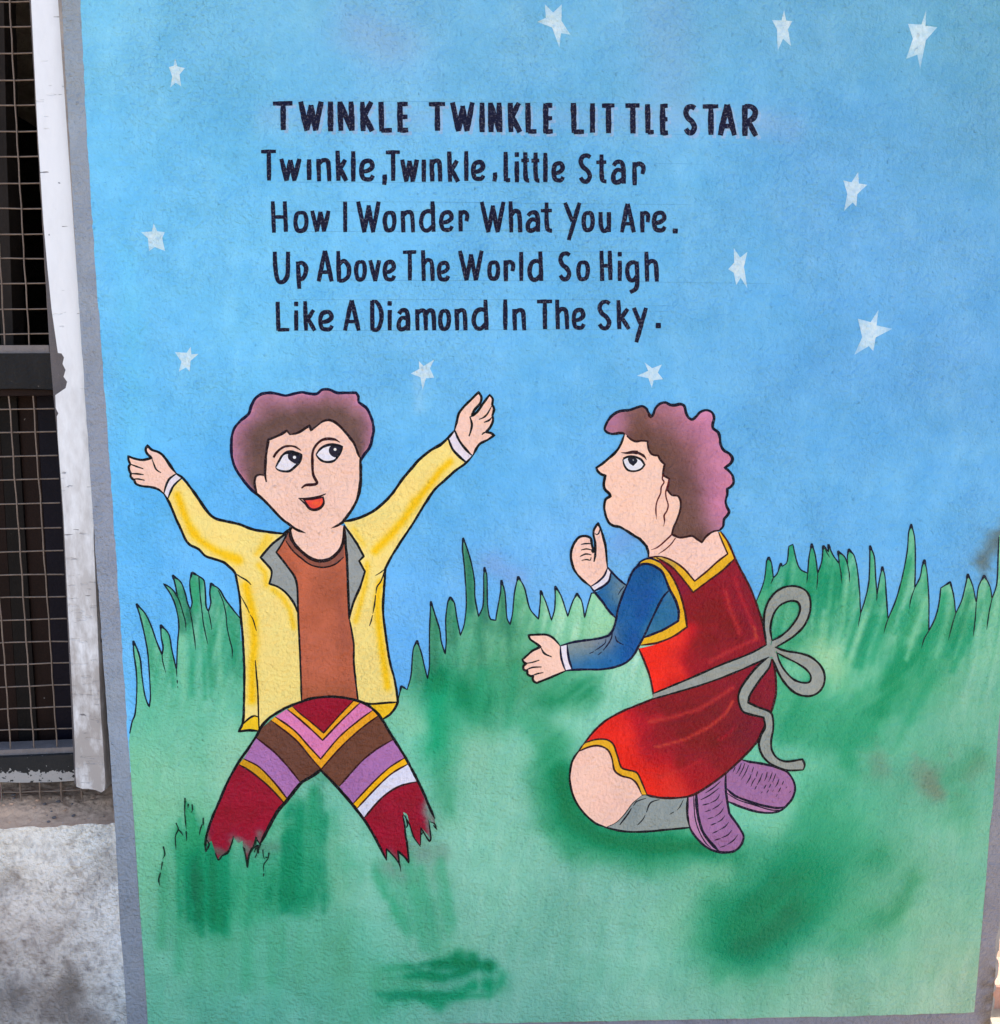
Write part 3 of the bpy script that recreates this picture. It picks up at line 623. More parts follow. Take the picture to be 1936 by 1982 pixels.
for i in range(16):                                  # round the big dark patch the brush went up and to the right
    t = _rs.uniform(0, 1); a = 1425+t*135+_rs.uniform(-30, 30); b = 1815-t*130+_rs.uniform(-26, 26); L_ = _rs.uniform(35, 75)
    BRUSH.append(([(a-L_*0.5, b+L_*0.4), (a, b), (a+L_*0.5, b-L_*0.5)], _rs.uniform(9, 17), (D1, D2, D3)[_rs.randint(3)], _rs.uniform(.2, .45)))
for i in range(12):
    a = _rs.uniform(760, 930); b = _rs.choice([1866, 1888, 1925])+_rs.uniform(-5, 5)
    BRUSH.append(([(a-40, b+3), (a, b), (a+42, b+2)], _rs.uniform(4, 8), (D1, D2)[_rs.randint(2)], _rs.uniform(.25, .6)))
def grass_col(x, y):
    c = rbf(x, y, GR_C, 62)+np.array([4, 7, 15.0])
    c = soft_n(c, x, y, (9, 8, 8), 90, 300); c = soft_n(c, x, y, (8, 5, 6), 30, 310)
    up = np.clip((1420-y)/200, 0, 1)                  # blades: streaks run with them
    st = fbm(x+(y-1200)*0.22, y, 9, 320, 90); c = c+((st-0.5)*104*up)[:, None]*np.array([1.0, 0.55, 0.7])
    st2 = fbm(x+(y-1500)*0.12, y, 12, 330, 80); c = c+((st2-0.5)*20)[:, None]*np.array([1.0, 0.5, 0.7])
    wx = x+(fbm(x, y, 70, 601)-0.5)*46+(fbm(x, y, 22, 605)-0.5)*20; wy = y+(fbm(x, y, 80, 611)-0.5)*40+(fbm(x, y, 24, 615)-0.5)*18
    for l, w, cc, s in DARK2+DARK:                    # brushed, not sprayed: each patch is broken by streaks of the bristles
        small = w < 14
        d = segdist(x, y, l) if small else segdist(wx, wy, l); a = s*np.exp(-(d/(w*(1.0 if small else 1.12)))**2)
        if l[0][0] < 900: k = fbm(x, y, 13, 345, 120)
        else: k = fbm(x*0.8-y*0.6, y*0.8+x*0.6, 90, 346, 14)
        c = mixc(c, cc, np.clip(a*(1.08+1.15*(k-0.5)), 0, 1))
    for l, w, cc, s in [([(1432, 1795), (1500, 1752), (1565, 1690), (1600, 1625)], 74, (58, 158, 122), .75), ([(1436, 1800), (1500, 1765), (1552, 1700)], 62, (18, 134, 94), .9), ([(1458, 1822), (1524, 1772)], 44, (3, 116, 84), .85),
                        ([(1076, 1450), (1066, 1520), (1100, 1605), (1250, 1650), (1400, 1656)], 36, (52, 154, 114), .7), ([(1085, 1500), (1100, 1580), (1160, 1622), (1260, 1640), (1370, 1640)], 22, (14, 122, 82), .9)]:
        c = soft(c, x, y, l, w, cc, s, 0.35)
    for l, w, cc, s in BRUSH:
        l = np.array(l); m = (x > l[:, 0].min()-3*w) & (x < l[:, 0].max()+3*w) & (y > l[:, 1].min()-3*w) & (y < l[:, 1].max()+3*w)
        if m.any(): c[m] = soft(c[m], x[m], y[m], l, w, cc, s, 0.5)
    for l, w, cc, s in LITE: c = soft(c, x, y, l, w, cc, s, 0.45)
    for l, w, cc, s in [([(1555, 1010+240), (1560, 1300)], 1, GL, 0)]: pass
    for l, w, s in [([(1780, 1500), (1800, 1525)], 24, .40), ([(1700, 1470), (1710, 1490)], 22, .3), ([(1800, 1500), (1815, 1540)], 16, .35), ([(1900, 1480), (1880, 1500)], 18, .2)]:
        c = soft(c, x, y, l, w, (122, 118, 108), s, 0.9, 6)
    c = c-(np.clip(vn(x, y, 5, seed=340)-0.80, 0, 1)*120*np.exp(-((x-1790)**2+(y-1515)**2)/5000.0))[:, None]
    # dark greens of the tufts against the sky
    for l, w, cc, s in [([(866, 1150), (873, 1240)], 12, (52, 120, 96), .6), ([(905, 1060), (912, 1180)], 11, (52, 118, 96), .8), ([(940, 1110), (940, 1200)], 8, (54, 116, 100), .8), ([(972, 1140), (975, 1210)], 9, (60, 130, 104), .8), ([(806, 1260), (810, 1310)], 12, (66, 132, 108), .7), ([(835, 1180), (840, 1300)], 7, (62, 132, 104), .6), ([(920, 1210), (990, 1220)], 16, (60, 136, 106), .5),
                       ([(340, 1150), (352, 1220)], 8, (50, 124, 98), .7), ([(360, 1140), (368, 1200)], 9, (46, 112, 92), .8), ([(375, 1130), (380, 1180)], 8, (56, 160, 116), .8), ([(283, 1190), (292, 1290)], 9, (70, 158, 124), .6), ([(1880-110, 1040), (1768, 1100)], 5, (120, 190, 150), .3),
                       ([(1760, 1090), (1735, 1160), (1715, 1215)], 10, (50, 148, 104), .75), ([(1775, 1180), (1758, 1225)], 8, (50, 148, 104), .6), ([(1850, 1170), (1838, 1230)], 9, (46, 140, 100), .7), ([(1812, 1180), (1800, 1220)], 9, (60, 152, 112), .6), ([(1872, 1150), (1864, 1230)], 8, (60, 146, 108), .6), ([(1685, 1090), (1680, 1170)], 8, (60, 152, 112), .7)]:
        c = soft(c, x, y, l, w, cc, s, 0.3)
    return c
GT1 = pts('H: 60,1840! 85,1720 115,1640 130,1500 135,1300 125,1150 103,1000 97,870! 140,960 170,1060 190,1250 215,1420 240,1510 265,1560! 278,1450 265,1200 250,1000 225,850 180,650 130,480! 220,580 280,700 340,870 400,1020! 410,930 390,830 385,700! 470,800 500,950 550,1170! 562,900 575,700 550,540 500,400 415,270! 470,300 520,345 560,410! 540,290 510,180! 600,260 650,400 665,470 695,540! 715,470 700,380 690,250 712,150! 790,195 840,240 855,380 860,500 885,560! 910,470 900,370 910,265! 1000,330 1060,430 1150,550 1215,630!')
GT2 = pts('N: 150,1580! 175,1465! 230,1500! 265,1370 285,1130 320,1045! 360,1160 395,1310 418,1400! 435,1280 435,1000 440,850 448,685! 500,850 530,950 545,1060 580,1170! 590,1050 585,850 605,690 628,645! 665,700 690,850 720,1000! 755,900 775,700 760,400 740,200 745,100! 790,220 825,350 850,500 855,650 888,825! 930,720 935,450 943,370! 965,450 970,700 985,820 1000,852! 1045,860! 1060,770 1090,600 1097,490! 1130,600 1150,840 1178,902! 1200,800 1220,600 1252,455! 1310,560 1360,750 1440,850! 1455,700 1460,585! 1510,700 1560,860! 1590,750 1595,545! 1650,640 1710,825! 1750,700 1795,610! 1840,690 1865,835! 1895,720', 'I: 812,830! 900,820! 1095,1060!')
GT3 = pts('O: 90,640! 150,480 170,330 185,300! 205,340 220,455! 250,420 275,345! 285,370! 320,340 335,220! 365,205! 390,320 420,390 475,420! 485,300 505,200! 530,280 550,420! 580,330 590,215! 630,262! 628,205! 660,280 710,350! 700,255! 750,300 772,360! 770,300 780,240! 820,290 845,400 860,550 868,720! 900,620 930,480 938,215! 970,300 980,450 990,580! 1010,460 1030,370! 1050,450 1060,600 1072,760! 1130,620 1180,440 1215,250 1225,120 1245,55! 1270,160 1275,350 1270,530! 1310,450 1325,370 1343,320! 1360,400 1375,600 1375,850! 1420,760 1450,650 1465,530! 1535,485! 1560,590 1575,720! 1620,620 1650,500 1665,425! 1700,510 1728,640! 1745,520 1787,435! 1830,520 1845,610! 1880,500 1890,300 1897,150!')
gp = GT1+pts('Z: 466,1240! 700,1330! 771,1351!')+GT2+pts('Z: 1200,1230! 1400,1250! 1458,1180!')+GT3+pts('Z: 1940,1025!')
gp += [(float(RX(y))+2.6, y, True) for y in (1040, 1080, 1200, 1400, 1500, 1560)]+[(float(RX(y))-0.5, y, True) for y in (1600, 1700, 1800, 1900)]+[(1886, 1959, True)]+[(a, b-1+(vn(a, 4, 20, seed=350)-0.5)*2, True) for a, b in refine(bot_in, 25)[1:]]
gp += [(float(LX(y))+0.5, y, True) for y in (1950, 1850, 1740, 1600, 1500, 1440)]
meadow = empty('painted_grass', P(1100, 1960, 0)); tag(meadow, 'painted green meadow with outlined pointed grass blades across the foot of the mural', 'painted grass')
paint_area('grass_coat', gp, grass_col, M_PAINT, meadow, -0.0026, 4.6, 3.0)
GL_DARK = (14, 40, 52)
bl_paths = [pts(s) for s in ['H: 540,370 580,450 620,580 645,680 650,770', 'H: 690,540 715,680 740,850 752,970', 'H: 785,200 800,400 820,580 835,700 880,910', 'H: 885,560 905,650 920,755', 'H: 990,340 1040,460 1070,600 1080,720 1110,860 1135,960 1133,1060',
            'H: 400,1020 405,1080 440,1210', 'H: 550,1170 555,1250', 'H: 558,1280 560,1320', 'H: 563,1345 566,1365', 'O: 220,455 200,500', 'O: 475,420 468,495', 'O: 550,420 548,480 540,545', 'O: 600,230 615,262 640,305', 'O: 710,350 722,420 730,500', 'O: 772,360 785,430 785,490', 'O: 868,720 858,770 850,820',
            'O: 990,580 988,630', 'O: 1072,760 1055,810 1040,870', 'O: 1270,530 1240,620 1232,690', 'O: 1375,850 1340,910 1320,980', 'O: 1575,720 1550,800 1520,920', 'O: 1728,640 1720,760 1705,890', 'O: 1845,610 1825,700 1805,840']]
strokes('blade_outline', [(GT1, 2.9), (GT2, 2.7), (GT3, 2.7), (pts('Z: 1940,1025! 1945,1000!'), 3)], 2.8, GL_DARK, M_LINE, meadow, -0.0030, (0.7, 0.7), 0.35)
strokes('blade_outline', bl_paths, 2.3, (24, 50, 50), M_LINE, meadow, -0.0033, (0.8, 0.2), 0.3)
tips = []
for p in (GT1, GT2, GT3):                            # the brush starts at each tip: thicker there
    for i in range(1, len(p)-1):
        a, b, c = p[i-1], p[i], p[i+1]
        if b[2] and b[1] < a[1]-6 and b[1] < c[1]-6:
            for q in (a, c):
                L = math.hypot(q[0]-b[0], q[1]-b[1]); k = min(1, 13/L)
                tips.append(([(b[0], b[1], 1), (b[0]+(q[0]-b[0])*k, b[1]+(q[1]-b[1])*k, 1)], 4.4, (0.9, 0.2)))
strokes('blade_tip', tips, 4, GL_DARK, M_LINE, meadow, -0.0036, (0.9, 0.2), 0.2)
def tuft_col(x, y):
    c = grass_col(x, y); a = np.clip((1690-y)/60, 0, 1)*0.85
    return mixc(c, (56, 160, 114), a*(0.75+0.5*(fbm(x, y, 8, 620, 60)-0.3)))
paint_area('grass_tuft', pts('J: 200,740! 203,600 200,480 205,375! 222,425 262,475 283,500! 280,300 275,180! 302,230 335,290 378,420! 388,470 398,425 418,335! 428,400 442,470 436,600 430,760! 320,800'), tuft_col, M_PAINT, meadow, -0.0031, 4.5, 3)
paint_area('grass_tuft', pts('J: 72,840! 85,750 100,660 106,565! 120,620 140,760 150,860!'), lambda x, y: mixc(grass_col(x, y), (78, 170, 128), np.clip((1700-y)/50, 0, 1)*0.7), M_PAINT, meadow, -0.0031, 4.5, 3)
lg = [pts(s) for s in ['J: 105,560 118,620 100,660', 'J: 98,680 88,750', 'J: 84,765 70,820 80,875', 'J: 205,375 222,425 200,480 205,590', 'J: 222,425 240,445 262,475', 'J: 275,180 274,300 285,430', 'J: 285,440 289,520', 'J: 300,225 299,262', 'J: 330,230 333,280 318,300', 'J: 418,335 418,400', 'J: 410,385 395,430 386,475',
      'J: 437,470 434,540 438,600 460,550 474,535', 'J: 740,570 750,650 765,725', 'J: 765,725 780,625 805,580 833,488 828,560', 'J: 800,585 830,560 842,600 826,650', 'J: 850,555 872,540', 'J: 868,545 848,585 838,620', 'J: 885,585 890,640 900,660', 'J: 932,608 925,655 893,700 890,760', 'J: 905,650 928,640', 'J: 893,770 888,798', 'J: 655,480 640,540 612,595 575,620']]
strokes('grass_stroke', lg, 2.6, (20, 52, 44), M_LINE, meadow, -0.0062, (0.9, 0.2), 0.5)

# ------------------------------------------------------------------ mural: stars
STARS = [
 ('narrow pale star by the top edge, above the gap between TWINKLE and LITTLE', 'Z: 1054.7,7.5! 1071,24! 1087.5,8! 1087,40! 1104,66.5! 1086,64! 1083,92! 1069,53! 1040,42! 1057,34!'),
 ('slim pale star above and right of the title line, between two others at the top', 'Z: 1518,18.6! 1522,39.5! 1533.8,40.8! 1525.3,56.4! 1531.5,89! 1516,75! 1505.6,98! 1504.4,56.4! 1494.8,38.6! 1513,39.5!'),
 ('largest pale star, tall and spiky, in the top right corner of the mural', 'Z: 1793.2,18.7! 1791.8,49.6! 1814.8,52.4! 1792.5,77.6! 1781.4,134.3! 1776,105.6! 1754.4,113.5! 1767.4,74.7! 1758,46! 1783.9,47.4!'),
 ('pale star with long bent lower left leg, right of the second verse line', 'Z: 1661.5,332.6! 1662.6,355! 1679,357.4! 1659.8,375.5! 1658,399.7! 1650.8,391.8! 1633.9,408.2! 1640.6,375! 1632.7,349! 1648.5,352.9!'),
 ('thin pale star with rabbit-ear points, right of the word High', 'Z: 1420.5,479.8! 1432.9,498.4! 1447,487! 1440.2,516.4! 1447,558.2! 1434,537.3! 1425.6,551.4! 1420.5,527.7! 1409.8,521! 1421.6,508!'),
 ('broad pale star leaning right, lowest one at the far right of the sky', 'Z: 1701,598.7! 1697,629.9! 1727.6,636.2! 1695.3,653! 1690.7,680! 1682,669.7! 1653.7,687! 1669.3,652.4! 1660.6,616.6! 1685.5,623.5!'),
 ('small pale star lying on its side below the word Sky, above the kneeling girl', 'Z: 1247.9,701.3! 1262.5,712.6! 1281.4,705.5! 1273.4,721! 1283.8,733.9! 1265.4,735.8! 1262,750.9! 1255.4,732! 1233.2,727.3! 1255,717.8!'),
 ('small pale star between the boy\'s hair and his raised hand on the right', 'Z: 810.7,698.4! 820.2,708.4! 841,695.6! 832.5,713! 840.5,731! 824.4,732! 818.3,755.6! 814,730! 795,723! 812,714!'),
 ('small tilted pale star left of the boy\'s hair', 'Z: 369.2,671! 370.4,685.7! 384.3,684.9! 369,698.3! 367,719.3! 360,711! 346,719.3! 351.5,700.4! 338.5,681.5! 361.2,682.8!'),
 ('neat pale star by the left border, beside the third and fourth lines', 'Z: 297.4,432.2! 304.3,447.4! 319,449.3! 314,460.8! 319.6,485.8! 299.7,477.9! 288.6,485.8! 286.3,460.8! 273,449.3! 294.2,447.9!'),
 ('small upright pale star in the upper left corner of the mural', 'Z: 339,113! 343.7,128.6! 358,131.5! 347.5,144! 350.8,167.2! 340.3,159.7! 329.4,169.3! 333.6,148.3! 326.9,129.4! 336,127.3!')]
for i, (lab, s) in enumerate(STARS):
    p = pts(s); cx = sum(a[0] for a in p)/len(p); cy = sum(a[1] for a in p)/len(p)
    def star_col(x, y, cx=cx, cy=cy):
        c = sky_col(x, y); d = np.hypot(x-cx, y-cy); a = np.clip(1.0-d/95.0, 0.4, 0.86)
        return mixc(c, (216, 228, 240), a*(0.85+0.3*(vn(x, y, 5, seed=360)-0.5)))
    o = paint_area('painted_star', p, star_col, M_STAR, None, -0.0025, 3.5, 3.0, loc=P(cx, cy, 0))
    tag(o, lab, 'painted star', 'pale stars painted on the mural sky')

# ------------------------------------------------------------------ mural: lettering
def S(*p): return [(float(a), float(b), (len(r) > 0 and r[0] == 1)) for a, b, *r in p]
# glyphs: centre lines in a box, u to the right 0..1, v down 0..1 ; c = corner
GLY = {
 'T': [[(0, .06, 1), (1, .05, 1)], [(.52, .06, 1), (.53, 1, 1)]],
 'W': [[(.03, 0, 1), (.32, 1, 1)], [(.32, .97, 1), (.52, .12, 1)], [(.50, .12, 1), (.72, 1, 1)], [(.72, .97, 1), (.97, 0, 1)]],
 'I': [[(.45, 0, 1), (.55, 1, 1)]],
 'N': [[(.05, 0, 1), (.12, 1, 1)], [(.05, .02, 1), (.92, .98, 1)], [(.86, 0, 1), (.95, 1, 1)]],
 'K': [[(.06, 0, 1), (.14, 1, 1)], [(.86, 0, 1), (.16, .52, 1)], [(.24, .46, 1), (.95, 1, 1)]],
 'L': [[(.08, 0, 1), (.14, .98, 1)], [(.10, .95, 1), (1, .94, 1)]],
 'E': [[(.09, 0, 1), (.12, 1, 1)], [(.05, .05, 1), (.95, .05, 1)], [(.1, .50, 1), (.92, .49, 1)], [(.08, .95, 1), (1, .93, 1)]],
 'S': [[(.96, .12), (.66, .03), (.25, .10), (.08, .27), (.28, .45), (.66, .57), (.92, .76), (.70, .95), (.32, .96), (.06, .82)]],
 'A': [[(.48, 0, 1), (.06, 1, 1)], [(.50, 0, 1), (.95, 1, 1)], [(.2, .70, 1), (.80, .70, 1)]],
 'R': [[(.08, 0, 1), (.10, 1, 1)], [(.06, .04, 1), (.6, .03), (.90, .20), (.75, .42), (.2, .55, 1)], [(.35, .52, 1), (.96, 1, 1)]],
 'H': [[(.06, 0, 1), (.14, 1, 1)], [(.84, 0, 1), (.92, .97, 1)], [(.1, .50, 1), (.9, .50, 1)]],
 'U': [[(.07, 0, 1), (.12, .55), (.30, .93), (.62, .97), (.88, .75), (.93, .0, 1)]],
 'D': [[(.09, 0, 1), (.12, 1, 1)], [(.06, .03, 1), (.5, .05), (.90, .32), (.93, .65), (.62, .95), (.1, .97, 1)]],
 'Y': [[(.06, 0, 1), (.50, .50, 1)], [(.94, 0, 1), (.28, 1, 1)]],
 'w': [[(.04, 0, 1), (.30, 1, 1)], [(.30, .97, 1), (.50, .05, 1)], [(.50, .05, 1), (.70, 1, 1)], [(.70, .97, 1), (.95, 0, 1)]],
 'o': [[(.52, .05), (.20, .14), (.07, .52), (.22, .88), (.50, .97), (.80, .84), (.94, .48), (.80, .12), (.50, .05)]],
 'n': [[(.08, 0, 1), (.15, 1, 1)], [(.12, .22, 1), (.42, .06), (.78, .10), (.88, .40), (.93, 1, 1)]],
 'm': [[(.05, 0, 1), (.08, 1, 1)], [(.08, .20, 1), (.26, .06), (.44, .10), (.50, .40), (.52, 1, 1)], [(.50, .26, 1), (.68, .06), (.86, .10), (.93, .40), (.95, 1, 1)]],
 'k': [[(.07, 0, 1), (.16, 1, 1)], [(.84, .30, 1), (.22, .66, 1)], [(.34, .60, 1), (.94, 1, 1)]],
 'l': [[(.45, 0, 1), (.55, 1, 1)]],
 'i': [[(.45, .30, 1), (.55, 1, 1)], [(.45, .0, 1), (.48, .16, 1)]],
 'j': [[(.45, 0, 1), (.55, 1, 1)]],
 'e': [[(.14, .58, 1), (.60, .52), (.93, .34), (.80, .10), (.50, .04), (.20, .18), (.08, .52), (.22, .86), (.52, .97), (.82, .90), (.98, .74)]],
 't': [[(.42, 0, 1), (.42, .6), (.52, .90), (.80, .97), (1, .95, 1)], [(-.20, .28, 1), (.98, .27, 1)]],
 'a': [[(.10, .22), (.34, .06), (.72, .06), (.88, .30), (.92, 1, 1)], [(.88, .46, 1), (.40, .40), (.10, .62), (.14, .90), (.48, .97), (.86, .78, 1)]],
 'r': [[(.10, 0, 1), (.14, 1, 1)], [(.12, .20, 1), (.5, .06), (.85, .16), (.92, .30), (.82, .52, 1)]],
 'd': [[(.86, 0, 1), (.94, 1, 1)], [(.88, .38, 1), (.60, .32), (.24, .40), (.08, .68), (.24, .92), (.56, .97), (.88, .80, 1)]],
 'p': [[(.08, 0, 1), (.24, 1, 1)], [(.10, .08, 1), (.55, .03), (.92, .22), (.84, .48), (.52, .64), (.2, .64, 1)]],
 'b': [[(.07, 0, 1), (.14, 1, 1)], [(.12, .46, 1), (.52, .32), (.90, .50), (.90, .80), (.55, .97), (.14, .97, 1)]],
 'v': [[(.05, 0, 1), (.56, 1, 1)], [(.95, 0, 1), (.56, 1, 1)]],
 'u': [[(.07, 0, 1), (.10, .6), (.30, .94), (.62, .95), (.90, .70, 1)], [(.90, 0, 1), (.93, 1, 1)]],
 'h': [[(.07, 0, 1), (.14, 1, 1)], [(.12, .46, 1), (.42, .32), (.78, .36), (.88, .58), (.93, 1, 1)]],
 'g': [[(.86, .02, 1), (.93, .60), (.80, .86), (.30, .98, 1)], [(.88, .08, 1), (.52, .03), (.14, .14), (.08, .38), (.26, .58), (.60, .60), (.88, .46, 1)]],
 'y': [[(.06, 0, 1), (.52, .46, 1)], [(.94, 0, 1), (.24, 1, 1)]],
 '.': [[(.5, 0, 1), (.5, 1, 1)]],
 ',': [[(.55, 0, 1), (.80, .40), (.20, 1, 1)], [(.40, .12, 1), (.62, .40, 1)]],
}
def letter(ch, crop, x0, x1, y0, y1, parent, w, k, col, dx=0, dy=0, m=None, name='letter', depth=-0.0030):
    ox, oy, sc = CR[crop]; X0 = ox+x0/sc+dx; X1 = ox+x1/sc+dx; Y0 = oy+y0/sc+dy; Y1 = oy+y1/sc+dy
    thin = ch in 'Il.ij' or ((X1-X0) < w*1.6 and ch != ',')
    paths = []
    for i, st in enumerate(GLY[ch]):
        hw = w*0.42
        pp = []
        for q in st:
            u, v = q[0], q[1]; cor = len(q) > 2
            if thin: xx = (X0+X1)/2+(u-0.5)*max(1, (X1-X0-w))*1.0
            else: xx = X0+hw+u*(X1-X0-2*hw)
            yy = Y0+(v*(Y1-Y0) if True else 0)
            if not cor or (ch in 'TEL' and st[0][1] == st[-1][1]): yy = min(max(yy, Y0+hw*0.8), Y1-hw*0.8)
            pp.append((xx, yy, cor))
        ww = w*(1.25 if ch == '.' else 1.0)*(0.86 if (abs(pp[0][1]-pp[-1][1]) < 5 and len(pp) == 2) else 1)
        paths.append((pp, ww))
    return strokes(name, paths, w, col, m or M_LETTER, parent, depth, (0.88, 0.88), 0.15, step=2.0)
INK = (24, 28, 54)
LINES = [
 ('painted_title', 'top line of capitals TWINKLE TWINKLE LITTLE STAR over a faint pink ghost of older letters', 10.8,
  [('T', 'T', 90, 270, 65, 272), ('W', 'T', 290, 485, 62, 278), ('I', 'T', 515, 550, 62, 282), ('N', 'T', 580, 715, 62, 278), ('K', 'T', 745, 862, 64, 280), ('L', 'T', 880, 1003, 64, 287), ('E', 'T', 1020, 1123, 66, 287),
   ('T', 'T', 1240, 1395, 70, 278), ('W', 'T', 1410, 1600, 68, 282), ('I', 'T', 1632, 1668, 70, 288), ('N', 'T', 1690, 1803, 70, 288), ('K', 'T', 1835, 1950, 72, 288),
   ('L', 'U', 60, 165, 72, 295), ('E', 'U', 192, 285, 76, 297), ('L', 'U', 395, 515, 72, 298), ('I', 'U', 540, 580, 75, 292), ('T', 'U', 612, 740, 80, 296), ('T', 'U', 785, 925, 80, 298), ('L', 'U', 945, 1030, 82, 300), ('E', 'U', 1055, 1135, 80, 308),
   ('S', 'U', 1226, 1335, 86, 302), ('T', 'U', 1355, 1505, 86, 308), ('A', 'U', 1478, 1630, 84, 312), ('R', 'U', 1658, 1787, 88, 316)]),
 ('painted_verse_line', 'second line of dark lettering, Twinkle, Twinkle, Little Star, starting farthest left', 9.0,
  [('T', 'T', 6, 145, 418, 645), ('w', 'T', 150, 325, 484, 648), ('l', 'T', 358, 392, 488, 642), ('n', 'T', 420, 545, 485, 650), ('k', 'T', 565, 668, 424, 647), ('l', 'T', 682, 718, 428, 652), ('e', 'T', 738, 862, 488, 648), (',', 'T', 912, 950, 600, 677),
   ('T', 'T', 926, 1058, 424, 647), ('w', 'T', 1042, 1190, 490, 654), ('l', 'T', 1205, 1236, 490, 654), ('n', 'T', 1258, 1362, 488, 652), ('k', 'T', 1388, 1492, 430, 654), ('l', 'T', 1517, 1550, 428, 648), ('e', 'T', 1563, 1677, 498, 644), (',', 'T', 1724, 1763, 585, 652),
   ('L', 'T', 1806, 1872, 433, 654), ('i', 'U', -15, 20, 436, 657), ('t', 'U', 30, 108, 436, 655), ('t', 'U', 105, 184, 438, 656), ('l', 'U', 196, 230, 440, 656), ('e', 'U', 253, 360, 506, 655), ('S', 'U', 452, 562, 448, 660), ('t', 'U', 586, 678, 452, 662), ('a', 'U', 692, 812, 498, 668), ('r', 'U', 846, 957, 508, 680)]),
 ('painted_verse_line', 'third line of dark lettering, How I Wonder What You Are', 8.6,
  [('H', 'V', 98, 258, 84, 348), ('o', 'V', 288, 426, 166, 345), ('w', 'V', 430, 612, 163, 340), ('I', 'V', 706, 750, 86, 342), ('W', 'V', 815, 1030, 86, 346), ('o', 'V', 1038, 1162, 166, 340), ('n', 'V', 1185, 1320, 164, 345), ('d', 'V', 1338, 1492, 84, 340), ('e', 'V', 1508, 1642, 164, 337), ('r', 'V', 1670, 1772, 160, 337),
   ('W', 'W', 120, 345, 88, 345), ('h', 'W', 360, 487, 84, 345), ('a', 'W', 503, 637, 168, 340), ('t', 'W', 636, 746, 94, 342), ('Y', 'W', 815, 985, 96, 410), ('o', 'W', 973, 1092, 168, 338), ('u', 'W', 1115, 1230, 174, 342), ('A', 'W', 1293, 1437, 104, 345), ('r', 'W', 1463, 1557, 168, 345), ('e', 'W', 1560, 1693, 168, 340), ('.', 'W', 1745, 1780, 312, 354)]),
 ('painted_verse_line', 'fourth line of dark lettering, Up Above The World So High', 8.6,
  [('U', 'V', 113, 275, 506, 770), ('p', 'V', 308, 422, 588, 818), ('A', 'V', 483, 637, 498, 756), ('b', 'V', 646, 782, 500, 758), ('o', 'V', 798, 914, 578, 752), ('v', 'V', 918, 1032, 578, 754), ('e', 'V', 1036, 1157, 580, 752), ('T', 'V', 1196, 1338, 496, 748), ('h', 'V', 1358, 1484, 494, 752), ('e', 'V', 1490, 1610, 588, 752),
   ('W', 'V', 1668, 1893, 498, 748), ('o', 'W', 183, 300, 583, 745), ('r', 'W', 318, 427, 578, 755), ('l', 'W', 450, 494, 508, 752), ('d', 'W', 517, 663, 504, 752), ('S', 'W', 778, 897, 508, 746), ('o', 'W', 928, 1052, 583, 750), ('H', 'W', 1123, 1243, 498, 752), ('i', 'W', 1280, 1316, 508, 752), ('g', 'W', 1338, 1468, 583, 852), ('h', 'W', 1497, 1632, 506, 757)]),
 ('painted_verse_line', 'lowest line of dark lettering, Like A Diamond In The Sky', 8.6,
  [('L', 'V', 138, 276, 925, 1174), ('i', 'V', 296, 340, 925, 1167), ('k', 'V', 370, 495, 920, 1168), ('e', 'V', 494, 637, 1000, 1170), ('A', 'V', 703, 864, 914, 1168), ('D', 'V', 930, 1052, 916, 1168), ('i', 'V', 1080, 1122, 920, 1166), ('a', 'V', 1153, 1279, 988, 1168), ('m', 'V', 1306, 1497, 988, 1166), ('o', 'V', 1503, 1618, 988, 1166), ('n', 'V', 1638, 1758, 986, 1166),
   ('d', 'W', 48, 205, 908, 1162), ('I', 'W', 320, 357, 906, 1162), ('n', 'W', 390, 520, 986, 1166), ('T', 'W', 588, 747, 910, 1156), ('h', 'W', 750, 880, 908, 1156), ('e', 'W', 888, 1014, 983, 1157), ('S', 'W', 1106, 1232, 913, 1157), ('k', 'W', 1263, 1397, 912, 1155), ('y', 'W', 1393, 1540, 976, 1266), ('.', 'W', 1602, 1640, 1102, 1148)])]
for li, (nm, lab, w, letters) in enumerate(LINES):
    ox, oy, sc = CR[letters[0][1]]; p0 = P(ox+letters[0][2]/sc, oy+letters[0][5]/sc, 0)
    root = empty(nm, p0); tag(root, lab, 'painted text', 'lines of dark lettering on the mural' if li else None)
    for k, L in enumerate(letters):
        if li == 0:                                   # older lettering ghosts through in greyish pink
            letter(L[0], L[1], *L[2:6], root, 8.5, k, (136, 174, 218), 6, 6, M_PAINT, 'ghost_letter', -0.00215-0.0002*(k % 2))
        letter(L[0], L[1], *L[2:6], root, w, k, INK)
gl = []
for (a, b) in [((650, 390), (1010, 392)), ((560, 448), (1180, 446)), ((870, 392), (1340, 396)), ((540, 408), (820, 409)), ((940, 485), (1330, 490)), ((620, 542), (1260, 544)), ((560, 580), (1200, 580)), ((1150, 590), (1310, 592)), ((1150, 600), (1300, 603)), ((560, 640), (1300, 637)), ((1240, 315), (1370, 318)), ((560, 195), (1000, 197)), ((980, 198), (1240, 200)), ((1210, 260), (1330, 260)), ((540, 352), (1130, 354)), ((1210, 545), (1500, 549))]:
    gl.append([(a[0]+(b[0]-a[0])*t, a[1]+(b[1]-a[1])*t, False) for t in (0, 0.5, 1)])
strokes('pencil_guideline', gl, 0.8, (96, 158, 206), M_PAINT, wall, -0.0022, (0.3, 0.3), 0.9)
